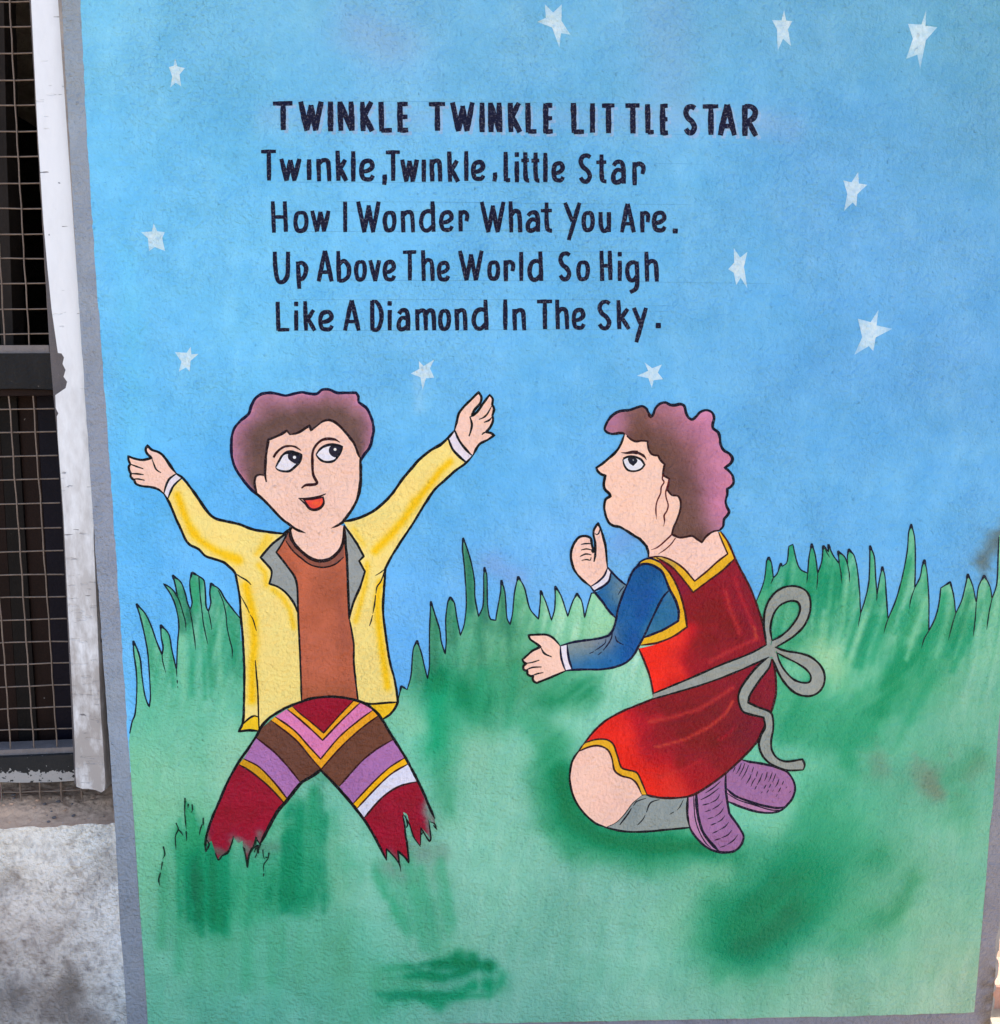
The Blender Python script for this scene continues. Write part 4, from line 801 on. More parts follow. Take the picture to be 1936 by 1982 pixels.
# ------------------------------------------------------------------ mural: figures
class Fig:
    def __init__(s, name, label, cat, px, py):
        s.e = empty(name, P(px, py, 0)); tag(s.e, label, cat); s.d = -0.0034
    def step(s, k=1): s.d -= 0.00003*k; return s.d
    def area(s, name, path, colf, parent=None, spacing=None, step=3.0, label=None):
        if not callable(colf): 
            base = colf
            def colf(x, y, base=base): return np.tile(np.array(base, float), (len(x), 1))
        o = paint_area(name, path, colf, M_PAINT, parent or s.e, s.step(), spacing, step)
        if label: o['label'] = label
        return o
    def line(s, name, paths, w=4.6, col=(26, 18, 40), parent=None, taper=(0.5, 0.5), wob=0.3):
        s.step(1)
        paths = [((p[0], p[1]*1.13)+tuple(p[2:]) if isinstance(p, tuple) else p) for p in paths]
        o = strokes(name, paths, w*1.1, col, M_LINE, parent or s.e, s.d, taper, wob)
        s.step(max(1, int(len(paths)*0.5))); return o
NAVY = (20, 20, 58); BROWNK = (46, 20, 24); BLK = (30, 18, 30)
SKIN = (252, 198, 188)
def skinf(c=SKIN, seed=400):
    def f(x, y):
        k = np.tile(np.array(c, float), (len(x), 1)); return soft_n(k, x, y, (3, 3, 3), 26, seed)
    return f
def strk(base, items, seed=410, amt=(5, 5, 5), scale=26, rough=0.2):
    def f(x, y):
        k = np.tile(np.array(base, float), (len(x), 1)); k = soft_n(k, x, y, amt, scale, seed)
        for l, w, cc, s in items:
            ln = [(a, b) for a, b, _ in l] if len(l[0]) == 3 else l
            k = soft(k, x, y, ln, w, cc, s, rough)
        return k
    return f

# ============ the boy
boy = Fig('painted_boy', 'painted kneeling boy with spread arms, yellow jacket and striped trousers', 'painted figure', 620, 1680)
# hands and cuffs
hl = pts('B: 565,425! 520,370 480,310 420,230 370,195 300,170 255,125! 235,165 250,210 300,260! 200,280 110,265 45,240! 50,280 70,330! 50,355 58,395 75,430! 72,460 95,490! 110,500 130,540 200,565 290,575 370,600 430,645! 455,560 490,490!')
boy.area('hand', hl, skinf())
hr = pts('C: 1345,515! 1365,440 1390,340 1440,270 1520,190 1605,105! 1635,160 1620,230 1560,300 1530,365! 1590,320 1660,220 1725,135! 1758,180 1752,240! 1772,290 1755,360! 1762,400 1750,450 1720,500 1680,540! 1740,550 1775,575! 1700,625 1620,665 1580,720 1545,790! 1470,730 1400,630!')
boy.area('hand', hr, skinf())
boy.area('cuff', pts('B: 565,430! 625,475! 540,560 500,640 475,705! 430,650! 455,560 490,490!'), (224, 216, 234))
boy.area('cuff', pts('C: 1345,520! 1400,640 1470,730 1530,790! 1470,865! 1400,810 1320,720 1275,605!'), (222, 214, 234))
lfing = [(pts('B: 565,425! 520,370 480,310 420,230 370,195 300,170 255,125! 235,165 250,210 300,260! 200,280 110,265 45,240! 50,280 70,330! 50,355 58,395 75,430! 72,460 95,490! 110,500 130,540 200,565 290,575 370,600 430,645!'), 4.4)]
lfing += [(pts('B: 65,325 130,350 210,378'), 3.2), (pts('B: 70,428 140,432 215,442'), 3.2), (pts('B: 95,490 150,488 225,502'), 3.2), (pts('B: 300,262 325,330 350,385 402,420'), 3.0)]
boy.line('hand_outline', lfing, 4.4, BLK)
rfing = [(pts('C: 1345,515! 1365,440 1390,340 1440,270 1520,190 1605,105! 1635,160 1620,230 1560,300 1530,365! 1590,320 1660,220 1725,135! 1758,180 1752,240! 1772,290 1755,360! 1762,400 1750,450 1720,500 1680,540! 1740,550 1775,575! 1700,625 1620,665 1580,720 1545,790!'), 4.2),
         (pts('C: 1748,255 1700,340 1660,380 1608,402'), 3.2), (pts('C: 1755,370 1720,410 1662,435'), 3.0), (pts('C: 1510,372 1532,450 1522,520 1500,585'), 4.0), (pts('C: 1680,542 1660,548 1640,570'), 3.0), (pts('C: 1530,365 1508,378'), 4)]
boy.line('hand_outline', rfing, 4.4, BLK)
# jacket
YEL = (250, 215, 134); YD = (252, 190, 26)
jl = pts('B: 625,490! 720,590 800,690 860,780 930,870 1000,920 1100,945 1250,980 1400,1035 1550,1060 1720,1080!', 'D: 495,150! 380,240 285,350! 340,410 378,460 378,510 360,575! 430,600 500,650 570,740 605,830! 610,950 620,1100 630,1350 637,1590! 500,1640 380,1720 280,1810! 272,1838! 180,1832 98,1842! 130,1780 140,1720! 145,1500 146,1300 130,1000 115,850 108,700 80,540 62,482!', 'B: 1200,1495 1120,1420 1070,1385 960,1350 880,1320 810,1250 720,1205 670,1150 630,1060 570,930 520,810 475,715! 500,640 540,560')
jr = pts('C: 1275,600! 1200,670 1080,740 960,840 880,930 780,1050 650,1230 500,1370 400,1430 280,1480 140,1510!', 'D: 1110,230 1170,340! 1130,380! 1180,470! 1140,600 1080,740 1045,880! 1070,1000 1085,1100 1085,1250 1100,1400 1120,1582! 1220,1602 1340,1597 1460,1590! 1460,1560 1435,1400 1395,1250 1370,1100 1350,950 1335,800 1345,600 1358,440!', 'C: 660,1890 760,1730 880,1550 960,1420 1040,1290 1130,1160 1240,1060 1350,960 1460,880! 1400,810 1320,720')
ys1 = [(pts('B: 580,660 650,860 710,1000 760,1080'), 7.4, YD, 1), (pts('B: 740,1060 830,1160 1000,1270 1100,1310 1235,1365'), 7.4, YD, 1), (pts('B: 1550,1110 1500,1200 1440,1300'), 5.4, YD, .55), (pts('B: 1460,1420 1530,1500 1545,1640'), 5.4, YD, .7),
       (pts('D: 160,590 200,750 225,900'), 8.8, YD, 1), (pts('D: 225,900 232,1100 215,1300 212,1580'), 8.8, YD, 1), (pts('D: 390,625 480,700 540,800 570,950'), 5.4, YD, .75), (pts('D: 380,180 340,240 300,300'), 4.7, YD, .45), (pts('D: 0,340 60,350 100,375'), 8.1, YD, .9)]
ys2 = [(pts('C: 1300,860 1200,950 1120,1050 1000,1200 920,1300'), 6.8, YD, 1), (pts('C: 920,1300 800,1480 650,1660 480,1830'), 8.1, YD, 1), (pts('C: 250,1590 320,1700 360,1760'), 5.4, YD, .45), (pts('D: 1310,560 1290,700 1290,850 1320,1100 1350,1300 1375,1460'), 7.4, YD, .95), (pts('D: 1200,400 1190,560 1150,720 1100,900'), 5.4, YD, .7)]
jk = boy.area('jacket', jl, strk(YEL, ys1, 420), spacing=4)
jk2 = boy.area('jacket', jr, strk(YEL, ys2, 421), spacing=4)
boy.area('jacket_hem', pts('D: 270,1722! 230,1708 180,1735 140,1780 98,1842! 180,1832 272,1838!'), (248, 196, 46), jk)
boy.area('jacket_hem', pts('D: 1225,1605! 1340,1600 1462,1590! 1440,1640 1390,1700 1330,1738! 1290,1690 1250,1650!'), (248, 192, 46), jk2)
# shirt
def shirt_f(x, y):
    c = np.tile(np.array((178, 98, 76), float), (len(x), 1)); c = soft_n(c, x, y, (14, 9, 8), 34, 430); c = soft_n(c, x, y, (8, 5, 5), 14, 431)
    c = soft(c, x, y, [(566, 1070), (590, 1100), (582, 1180)], 14, (196, 106, 80), .7); c = soft(c, x, y, [(640, 1120), (640, 1160)], 26, (150, 84, 66), .5); c = soft(c, x, y, [(585, 1340), (670, 1345)], 20, (158, 90, 66), .6)
    return soft(c, x, y, [(655, 1150), (668, 1250)], 9, (150, 84, 72), .4)
shirt = boy.area('shirt', pts('D: 505,165! 470,230 420,305! 480,380 540,460 580,520 600,600! 610,900 620,1100 630,1350 637,1592! 800,1560 1000,1565 1122,1584! 1100,1400 1085,1250 1085,1100 1070,1000 1045,880 1035,600 1025,350 1010,170!'), shirt_f, spacing=6)
def band(x, y): return strk((134, 84, 74), [([(578, 1080), (600, 1090)], 8, (160, 92, 76), .5)], 432)(x, y)
boy.area('collar_band', pts('D: 500,200! 560,290 640,360 720,415 820,435 920,410 1000,340! 1000,160! 960,290 880,360 790,380 700,340 610,260 560,190 530,110!'), band, shirt, 6)
boy.area('neck', pts('D: 530,90! 548,150 570,210 620,280 700,345 790,366 880,352 950,290 990,200 995,80! 800,20!'), skinf())
lapf = strk((146, 152, 156), [], 440, (8, 8, 8), 20)
lp = boy.area('lapel', pts('D: 540,100! 495,150! 380,240 285,350! 340,410 378,460 378,510 360,575! 430,600 500,650 570,740 605,825! 604,700 600,600 580,520 540,460 480,380 420,305! 470,230 505,165!'), lapf, jk, 7)
lp2 = boy.area('lapel', pts('D: 1005,80! 1110,230 1170,340! 1130,380! 1180,470! 1140,600 1080,740 1047,870! 1035,600 1025,350 1012,180!'), lapf, jk2, 7)
boy.line('lapel_outline', [(pts('D: 550,100! 495,150! 380,240 285,350! 340,410 378,460 378,510 360,575! 430,600 500,650 570,740 605,830'), 4.0), (pts('D: 525,120 470,230 420,305! 480,380 540,460 580,520 600,600 604,700 610,900 620,1100 630,1350 637,1592'), 3.6),
                          (pts('D: 1000,70 1110,230 1170,340! 1130,380! 1180,470! 1140,600 1080,740 1047,875'), 3.9), (pts('D: 1005,100 1015,250 1025,350 1035,600 1045,880'), 4.6), (pts('D: 1047,875 1070,1000 1085,1100 1085,1250 1100,1400 1122,1584'), 3.4)], 4, BLK, jk)
boy.line('collar_outline', [(pts('D: 500,205 560,290 640,360 720,415 820,435 920,410 1000,345'), 2.8), (pts('D: 538,90 545,170 580,240 650,310 720,360 790,380 880,362 960,290 1000,190 1002,80'), 6.0)], 4, (44, 24, 22), shirt)
jout = [(pts('B: 560,425! 640,480 720,580 800,690 860,780 930,870 1000,920 1100,945 1250,980 1400,1035 1550,1060 1720,1080'), 4.8), (pts('B: 1720,1085 1780,1050 1820,1020'), 5.5),
        (pts('B: 430,645! 475,715 520,810 570,930 630,1060 670,1150 720,1205 810,1250 880,1320 960,1350 1070,1385 1120,1420 1200,1500', 'D: 80,540 108,700 115,850 130,1000 146,1300 145,1500 140,1720! 130,1780 98,1842! 180,1832 272,1838!'), 4.4),
        (pts('B: 625,478 540,560 500,640 475,705'), 3.8), (pts('B: 570,428 490,490 455,560 432,650'), 3.8), (pts('D: 50,475 120,520 170,550 205,585'), 2.6), (pts('D: 115,680 170,780 190,830'), 2.2), (pts('D: 195,840 220,880 250,980'), 2.2),
        (pts('D: 240,1230 250,1350 262,1500 268,1700 272,1838'), 2.8), (pts('D: 270,1722 230,1708 180,1735 130,1785'), 3.6),
        (pts('C: 1350,515! 1275,600 1200,670 1080,740 960,840 880,930 780,1050 650,1230 500,1370 400,1430 280,1480 140,1510'), 4.8),
        (pts('C: 1545,790 1460,880 1350,960 1240,1060 1130,1160 1040,1290 960,1420 880,1550 760,1730 660,1890', 'D: 1355,445! 1345,600 1335,800 1350,950 1370,1100 1395,1250 1435,1400 1460,1560 1462,1590! 1440,1640 1390,1700 1330,1738'), 4.2),
        (pts('C: 1275,605 1320,720 1400,810 1470,865'), 4.6), (pts('C: 1345,520 1400,640 1470,730 1530,790'), 4.2), (pts('D: 1462,1590 1340,1598 1225,1605 1120,1582'), 3.6),
        (pts('D: 1365,435 1320,475 1270,505'), 2.2), (pts('D: 1345,470 1320,550 1285,600 1275,660'), 2.6), (pts('D: 1272,670 1262,760 1248,830'), 2.6), (pts('D: 1245,845 1235,890 1218,938'), 2.2)]
boy.line('jacket_outline', jout, 4.4, BLK, jk)
# head
face = boy.area('face', pts('A: 490,600! 600,555 680,505! 710,545! 800,525 920,455! 935,495! 1000,455 1060,410 1130,395 1200,425 1290,515 1390,645 1445,780! 1458,900 1456,1050 1430,1200 1370,1330 1265,1475! 1200,1530 1100,1560 900,1590! 780,1545 700,1490 620,1430 500,1300 430,1230 370,1180! 350,1080 350,1010 370,985 440,985! 455,950! 460,800 475,680'), skinf(), spacing=9)
HOUT = pts('A: 370,1185! 280,1100 180,970 130,880 100,760 100,600 125,490 190,410 280,330 310,240 350,170 410,125 500,110 580,120 670,140 760,120 840,105 920,120 1000,120 1050,80 1120,75 1210,110 1300,110 1410,110! 1435,150 1440,210 1520,270 1570,370 1595,480 1580,590 1550,690 1490,770 1460,830!')
HIN = pts('A: 1442,780 1390,650 1290,520 1200,430 1130,400 1060,415 1000,460 935,500! 920,460! 800,530 710,550! 680,510! 600,560 490,605! 475,680 460,800 455,950! 440,985! 370,985 350,1010 350,1080 365,1150')
def hairf(outer, inner, pk, br, gamma=1.0, seed=450, lo=0.2, hi=0.8):
    O = smooth_path(outer, False, 8); I = smooth_path(inner, False, 8)
    def f(x, y):
        do = segdist(x, y, O); di = segdist(x, y, I); t = do/(do+di+1e-6)
        t = np.clip((t+(fbm(x, y, 18, seed)-0.5)*0.22-lo)/(hi-lo), 0, 1)**gamma
        c = mixc(np.tile(np.array(pk, float), (len(x), 1)), br, t); return soft_n(c, x, y, (10, 8, 8), 22, seed+5)
    return f
hair = boy.area('hair', HOUT+HIN, hairf(HOUT, HIN, (196, 132, 172), (106, 82, 80), 0.75, 450, -0.02, 0.62), spacing=5)
boy.line('hair_outline', [(HOUT, 5.0, (0.8, 0.8))], 5, NAVY, hair)
boy.line('hairline', [(pts('A: 1462,800 1440,775 1390,645 1290,515 1200,428 1130,398 1060,412 1000,458'), 4.6), (pts('A: 1005,455 935,505! 922,455! 800,530 710,552'), 4.2), (pts('A: 715,552! 682,508! 600,558 488,603! 475,680 460,800 452,950 458,1010 466,1050'), 4.4), (pts('A: 450,985 400,972 360,985 345,1020 345,1090 370,1180'), 4.0)], 4, BROWNK, hair)
boy.line('face_outline', [(pts('A: 1455,790 1458,900 1458,1050 1432,1200 1370,1335 1268,1472 1240,1500'), 5.0), (pts('A: 1275,1468 1220,1505 1145,1538'), 4.6, (1, 0.1)), (pts('A: 345,1155 430,1232 500,1300 620,1430 700,1492 780,1548 882,1588'), 4.8, (0.8, 0.1))], 5, (40, 16, 34), face)
def eye(white, iris, hi, outl, parent):
    e = boy.area('eye', white, (226, 224, 242), parent)
    boy.area('iris', iris, (46, 44, 58), e); 
    cx, cy, r = hi; boy.area('eye_highlight', [(cx+r*math.cos(a), cy+r*math.sin(a), False) for a in np.linspace(0, 2*math.pi, 12)[:-1]], (232, 232, 240), e)
    boy.line('eye_outline', outl, 4, (22, 20, 40), e); return e
eye(pts('F: 320,805! 380,690 440,590 520,520 610,505 700,530 795,570! 790,630 750,720 660,810 580,870 500,880 420,870 350,840'), pts('F: 545,600 560,540 620,515 790,575! 790,640 750,720 700,742 620,705 560,655'), (500+668/9.52, 820+620/9.52, 3.1),
    [(pts('F: 320,805! 380,690 440,590 520,525 610,510 700,535 795,572! 790,630 750,720 660,810 580,872 500,882 420,870 350,842 320,805!'), 3.9), (pts('F: 440,590 500,545 600,530 700,550 780,580'), 5.5)], face)
eye(pts('F: 1065,570! 1120,490 1200,420 1290,380 1400,375 1550,420! 1530,500 1470,600 1400,680 1290,705 1190,690 1120,640'), pts('F: 1300,480 1330,420 1420,395 1545,425! 1525,510 1465,600 1410,622 1350,590 1310,540'), (500+1415/9.52, 820+475/9.52, 2.8),
    [(pts('F: 1065,570! 1120,490 1200,420 1290,385 1400,380 1550,422! 1530,500 1470,600 1400,680 1290,707 1190,692 1120,642 1065,570!'), 3.9), (pts('F: 1130,480 1210,425 1300,395 1420,395 1530,425'), 5)], face)
boy.line('brow_and_nose', [(pts('F: 280,625 340,530 450,440 560,412 660,422 730,455 790,495'), 3.8, (1, .3)), (pts('F: 1505,345 1420,295 1290,280 1180,300 1090,370 1030,450 1000,560 998,700 1000,850 1020,960 1085,1080! 1082,1102'), 4.6, (.3, 1)), (pts('F: 1092,1088 1060,1112 980,1125 870,1135 795,1192'), 4.8, (1, .5))], 4, (58, 28, 30), face)
mouth = boy.area('mouth', pts('F: 820,1400! 1000,1385 1120,1360 1195,1340! 1208,1440 1150,1550 1040,1590 960,1565 900,1490'), (60, 36, 46), face)
boy.area('tongue', pts('F: 868,1415! 1000,1408 1120,1385 1180,1372! 1190,1440 1140,1520 1040,1560 965,1545 905,1470'), strk((232, 78, 70), [([(610, 974), (620, 975)], 5, (244, 110, 60), .6)], 455), mouth, 4)
boy.line('lips', [(pts('F: 738,1375 850,1382 1000,1370 1130,1340 1245,1292'), 4.0, (.4, .4)), (pts('F: 760,1385 870,1480 940,1568 1040,1597 1140,1560 1208,1470 1195,1340'), 3.6)], 4, (48, 18, 26), mouth)
# trousers
MAR = (150, 28, 54)
tr = boy.area('trousers', pts('E: 740,150! 800,115 900,85 1050,75 1200,95 1230,105! 1110,205 978,352! 900,285 800,205'), strk(MAR, [], 460, (6, 4, 4)), None, 8)
def stripe(nm, s, c, seed): return boy.area(nm, pts(s), strk(c, [], seed, (8, 6, 6), 14), tr, 7)
stripe('trouser_stripe', 'E: 700,170! 740,150! 800,200 900,280 975,350! 1110,200 1212,100! 1262,115! 1130,240 970,408! 890,330 800,250', (238, 166, 44), 461)
stripe('trouser_stripe', 'E: 605,228! 692,172! 800,250 890,330 970,405! 1130,240 1260,118! 1310,140 1352,178! 1240,260 1100,380 955,552! 860,450 750,330', (220, 128, 184), 462)
stripe('trouser_stripe', 'E: 575,252! 608,225! 750,330 860,450 955,550! 1100,380 1240,260 1350,178! 1398,218! 1250,330 1100,470 960,632! 880,540 760,400', (240, 166, 46), 463)
stripe('trouser_stripe', 'E: 462,388! 500,320 572,255! 760,400 880,540 958,630! 880,690 803,735! 720,630 600,500', (108, 72, 62), 464)
stripe('trouser_stripe', 'E: 960,632! 1100,470 1250,330 1398,220! 1450,290 1513,402! 1380,480 1260,580 1098,765! 1040,710', (110, 72, 60), 465)
stripe('trouser_stripe', 'E: 365,550! 462,392! 600,500 720,630 803,737! 702,862! 600,730 480,612', (168, 114, 176), 466)
stripe('trouser_stripe', 'E: 1098,762! 1260,580 1380,480 1515,402! 1602,542! 1480,620 1350,740 1203,897!', (166, 112, 174), 467)
stripe('trouser_stripe', 'E: 328,592! 365,548! 480,612 600,735 702,864! 675,892! 560,765 430,655', (206, 152, 40), 468)
stripe('trouser_stripe', 'E: 1203,897! 1350,740 1480,620 1602,542! 1628,588! 1500,665 1380,775 1237,928!', (240, 178, 34), 469)
stripe('trouser_stripe', 'E: 1237,930! 1380,778 1500,665 1630,592! 1703,722! 1560,760 1430,845 1288,1006!', (214, 214, 240), 470)
def legf(fades):
    def f(x, y):
        c = np.tile(np.array(MAR, float), (len(x), 1)); c = soft_n(c, x, y, (12, 5, 6), 24, 480)
        g_ = grass_col(x, y)*0.55+np.array([110, 92, 104])*0.45
        for l, w, s in fades:
            a = s*np.exp(-(segdist(x, y, l)*(1+0.7*(vn(x, y, 6, seed=481)-0.5))/w)**2); c = c*(1-a[:, None])+g_*a[:, None]
        return c
    return f
lgL = pts('E: 328,595! 430,658 560,768 677,893! 600,1000 540,1110 488,1205! 452,1150! 440,1230 400,1290 388,1330! 360,1240 355,1180! 320,1195 285,1150! 250,1250 180,1300 168,1325! 145,1270 118,1180! 75,1210! 72,1160! 120,1010 180,870 250,710')
lgR = pts('E: 1288,1006! 1430,848 1560,763 1706,724! 1750,850 1790,930 1825,1010! 1835,1060 1780,1010! 1805,1170! 1765,1120 1722,1070! 1725,1215! 1690,1190 1650,1100 1620,980 1590,960! 1598,1050 1610,1150 1635,1345! 1590,1300 1548,1258! 1560,1350! 1520,1310 1455,1240! 1460,1330! 1430,1260 1380,1170')
legL = boy.area('trouser_leg', lgL, legf([([(400, 1640), (440, 1655), (500, 1642)], 10, .6), ([(398, 1600), (400, 1640)], 7, .8), ([(455, 1628), (470, 1638)], 11, .85), ([(503, 1612), (500, 1640)], 7, .6)]), tr, 4)
legR = boy.area('trouser_leg', lgR, legf([([(830, 1560), (840, 1620)], 11, .95), ([(815, 1640), (830, 1620)], 10, .5), ([(755, 1650), (775, 1668)], 8, .4), ([(822, 1520), (836, 1570)], 7, .8)]), tr, 4)
so = [(pts('E: '+q), ww) for q, ww in [
    ('740,150 800,205 900,285 978,352! 1110,205 1215,98', 2.6), ('700,172 800,252 890,332 970,408! 1130,242 1262,116', 2.8), ('606,228 750,330 860,450 955,552! 1100,382 1240,262 1354,178', 2.8), ('572,255 760,402 880,542 958,632! 1100,472 1250,332 1400,218', 2.8),
    ('462,390 600,500 720,630 803,737', 3.0), ('1513,402 1380,480 1260,580 1098,763', 3.0), ('362,550 480,612 600,733 703,864', 3.0), ('1603,542 1480,620 1350,740 1203,897', 3.0), ('328,594 430,657 560,767 677,892', 3.0), ('1628,590 1500,665 1380,776 1237,930', 3.0), ('1706,724 1560,762 1430,847 1288,1006', 3.2)]]
boy.line('stripe_outline', so, 3, (60, 16, 34), tr)
to = [(pts('E: '+q), ww, tp) for q, ww, tp in [
    ('465,372! 500,305 560,238 680,163 800,115 900,85 1050,74 1180,90 1300,130 1400,212 1500,372 1600,532 1680,680 1740,800 1790,920 1832,1012', 4.6, (1, .3)),
    ('468,365 400,470 330,570 250,710 180,870 120,1010 74,1162 70,1260', 4.4, (1, .3)), ('958,635 880,690 803,738 702,864 620,960 540,1110 488,1208', 5.6, (.8, .4)), ('955,638 1045,728 1180,880 1290,1020 1380,1170 1462,1332', 4.8, (.8, .4)),
    ('285,1150 262,1230 240,1275 200,1295 170,1328 145,1272', 2.6, (.3, .6)), ('455,1150 440,1225 425,1240 400,1300 392,1385 380,1300 358,1225', 2.6, (.3, .6)), ('72,1160 100,1215 75,1262', 2.4, (.6, .3)), ('488,1205 452,1150', 2.4, (.6, .6)), ('445,1270 470,1215 480,1280', 2.6, (.5, .5)), ('450,1310 475,1260 495,1200', 2.4, (.4, .4)),
    ('1462,1332 1460,1240! 1525,1310 1560,1360 1572,1418', 2.8, (.6, .3)), ('1560,1350 1548,1258! 1600,1305 1632,1350! 1622,1230 1606,1130 1600,1060 1585,985', 3.2, (.6, .5)), ('1608,985 1622,1060 1612,1080', 3.4, (.3, .5)), ('1590,975 1640,1060 1670,1150 1722,1225', 2.6, (.3, .5)), ('1722,1215 1725,1080! 1790,1185 1802,1165 1785,1020', 2.6, (.5, .3)), ('1722,1140 1745,1110', 2.4, (.5, .5)), ('1795,1035 1830,1050 1850,1100', 2.4, (.5, .3)), ('1820,1060 1848,1095', 2.2, (.5, .3))]]
boy.line('trouser_outline', to, 4.4, (26, 16, 34), tr)

# ============ the girl
girl = Fig('painted_girl', 'painted kneeling girl in profile with curly hair, red apron dress and purple shoes', 'painted figure', 1290, 1640)
PUR = (152, 108, 158)
purf = strk(PUR, [], 500, (8, 7, 8), 26)
soleL = strk((172, 126, 170), [], 501)
sb = girl.area('shoe', pts('M: 985,300! 1100,325 1200,340 1400,380 1560,430 1660,490 1730,600 1752,720 1710,850 1620,960 1540,1020! 1400,1050 1200,1030 1000,970 795,885! 780,700 780,470!'), purf, None, 8)
girl.area('shoe_sole', pts('M: 780,715! 900,812 1100,892 1300,950 1500,985 1600,972! 1540,1022! 1400,1050 1200,1030 1000,970 795,885!'), soleL, sb)
sf = girl.area('shoe', pts('M: 232,830! 350,750 500,670 640,590 765,480! 770,700 790,880 820,1060! 900,1170 980,1290 1020,1390 990,1500 900,1590 780,1610 650,1600 500,1540 370,1420 270,1280 230,1120 225,950'), purf, None, 8)
girl.area('shoe_sole', pts('M: 232,830! 350,755! 358,950 390,1150 450,1330 560,1480 660,1595! 500,1540 370,1420 270,1280 230,1120 225,950'), soleL, sf)
SHK = (38, 16, 50)
girl.line('shoe_outline', [(pts('M: 1000,300! 1100,325 1200,340 1400,380 1560,430 1660,490 1730,600 1752,720 1710,850 1620,960 1540,1020 1400,1052 1200,1032 1000,972 795,887'), 4.0), (pts('M: 780,705 900,808 1100,888 1300,948 1500,983 1610,965'), 4.4), (pts('M: 785,770 950,868 1200,948 1400,1008 1540,1012'), 2.2)], 4, SHK, sb)
girl.line('shoe_outline', [(pts('M: 770,480! 768,700 790,880 820,1060! 900,1170 980,1290 1022,1390 990,1500 900,1590 780,1612 650,1602 500,1540 370,1422 270,1282 230,1120 225,950 235,820'), 4.0), (pts('M: 350,760 358,950 390,1150 450,1330 560,1480 680,1600'), 5.0), (pts('M: 315,790 320,950 340,1150 400,1330 480,1470 555,1545'), 2.0)], 4, SHK, sf)
tk = ['480,770 600,690 700,600', '412,867 540,800 680,695', '440,940 540,918', '550,912 640,860 690,780', '470,1037 560,1008', '580,1000 660,950 722,885', '512,1136 600,1112', '612,1105 690,1050 745,970', '556,1226 640,1192', '650,1185 710,1150 762,1085', '580,1340 670,1300', '680,1292 760,1245 812,1180', '610,1440 700,1412', '710,1405 800,1362 855,1295', '690,1540 780,1510', '790,1500 880,1440 945,1355']
girl.line('shoe_rib', [pts('M: '+t) for t in tk], 2.1, SHK, sf, (0.5, 0.3), 0.4)
tk = ['990,345 965,420 918,500', '1042,345 1010,430 955,535', '1092,375 1050,480 985,585', '1165,400 1140,480', '1130,500 1110,560 1060,640', '1222,462 1200,540', '1190,555 1150,620 1125,680', '1290,490 1250,590 1210,660', '1205,670 1180,720', '1358,470 1340,550 1315,600', '1430,480 1400,560 1375,615', '1480,490 1455,560 1430,620', '1345,650 1310,710', '1410,640 1380,700', '1525,570 1500,640 1465,690', '1590,600 1565,660', '1550,690 1515,760', '1500,790 1480,825', '1450,720 1430,750', '1640,680 1625,700', '905,400 875,470', '1290,750 1265,775', '1690,740 1670,765', '1380,720 1350,770']
girl.line('shoe_rib', [pts('M: '+t) for t in tk], 2.0, SHK, sb, (0.5, 0.3), 0.4)
stf = strk((138, 148, 152), [([(1230, 1560), (1220, 1590)], 14, (126, 140, 148), .6)], 505, (8, 7, 7), 18)
sk_ = girl.area('stocking', pts('L: 585,862! 650,880 750,895 850,890 925,878! 915,1000 932,1112! 800,1122 600,1140 450,1138 310,1110! 390,1070 450,1010 510,930'), stf, None, 8)
girl.line('stocking_outline', [(pts('L: 580,872! 510,930 450,1010 390,1070 315,1108'), 3.6), (pts('L: 300,1108 450,1140 600,1142 800,1124 935,1112'), 4.0), (pts('L: 920,878 914,1000 935,1115'), 3.6), (pts('L: 612,896 545,918 520,950'), 2.6), (pts('L: 505,968 480,1010 418,1092'), 3.0), (pts('L: 712,905 645,930 615,1000'), 2.4), (pts('L: 605,1020 590,1050 548,1095'), 2.4), (pts('L: 888,905 862,958 840,985'), 1.9), (pts('L: 820,995 785,1015'), 1.6), (pts('L: 575,875 610,868 650,882 720,893'), 3.4)], 3, (28, 26, 40), sk_)
knee = girl.area('knee', pts('L: 115,548! 200,513 270,508 330,540 360,600 380,690 430,730 500,750 545,790 582,872! 510,932 450,1012 390,1072 315,1108! 240,1080 150,1000 80,890 50,760 60,650 85,590'), skinf((252, 194, 184), 506), None, 9)
girl.line('knee_outline', [(pts('L: 118,545! 85,590 60,650 50,760 80,890 150,1000 240,1080 315,1108'), 3.8)], 4, BLK, knee)
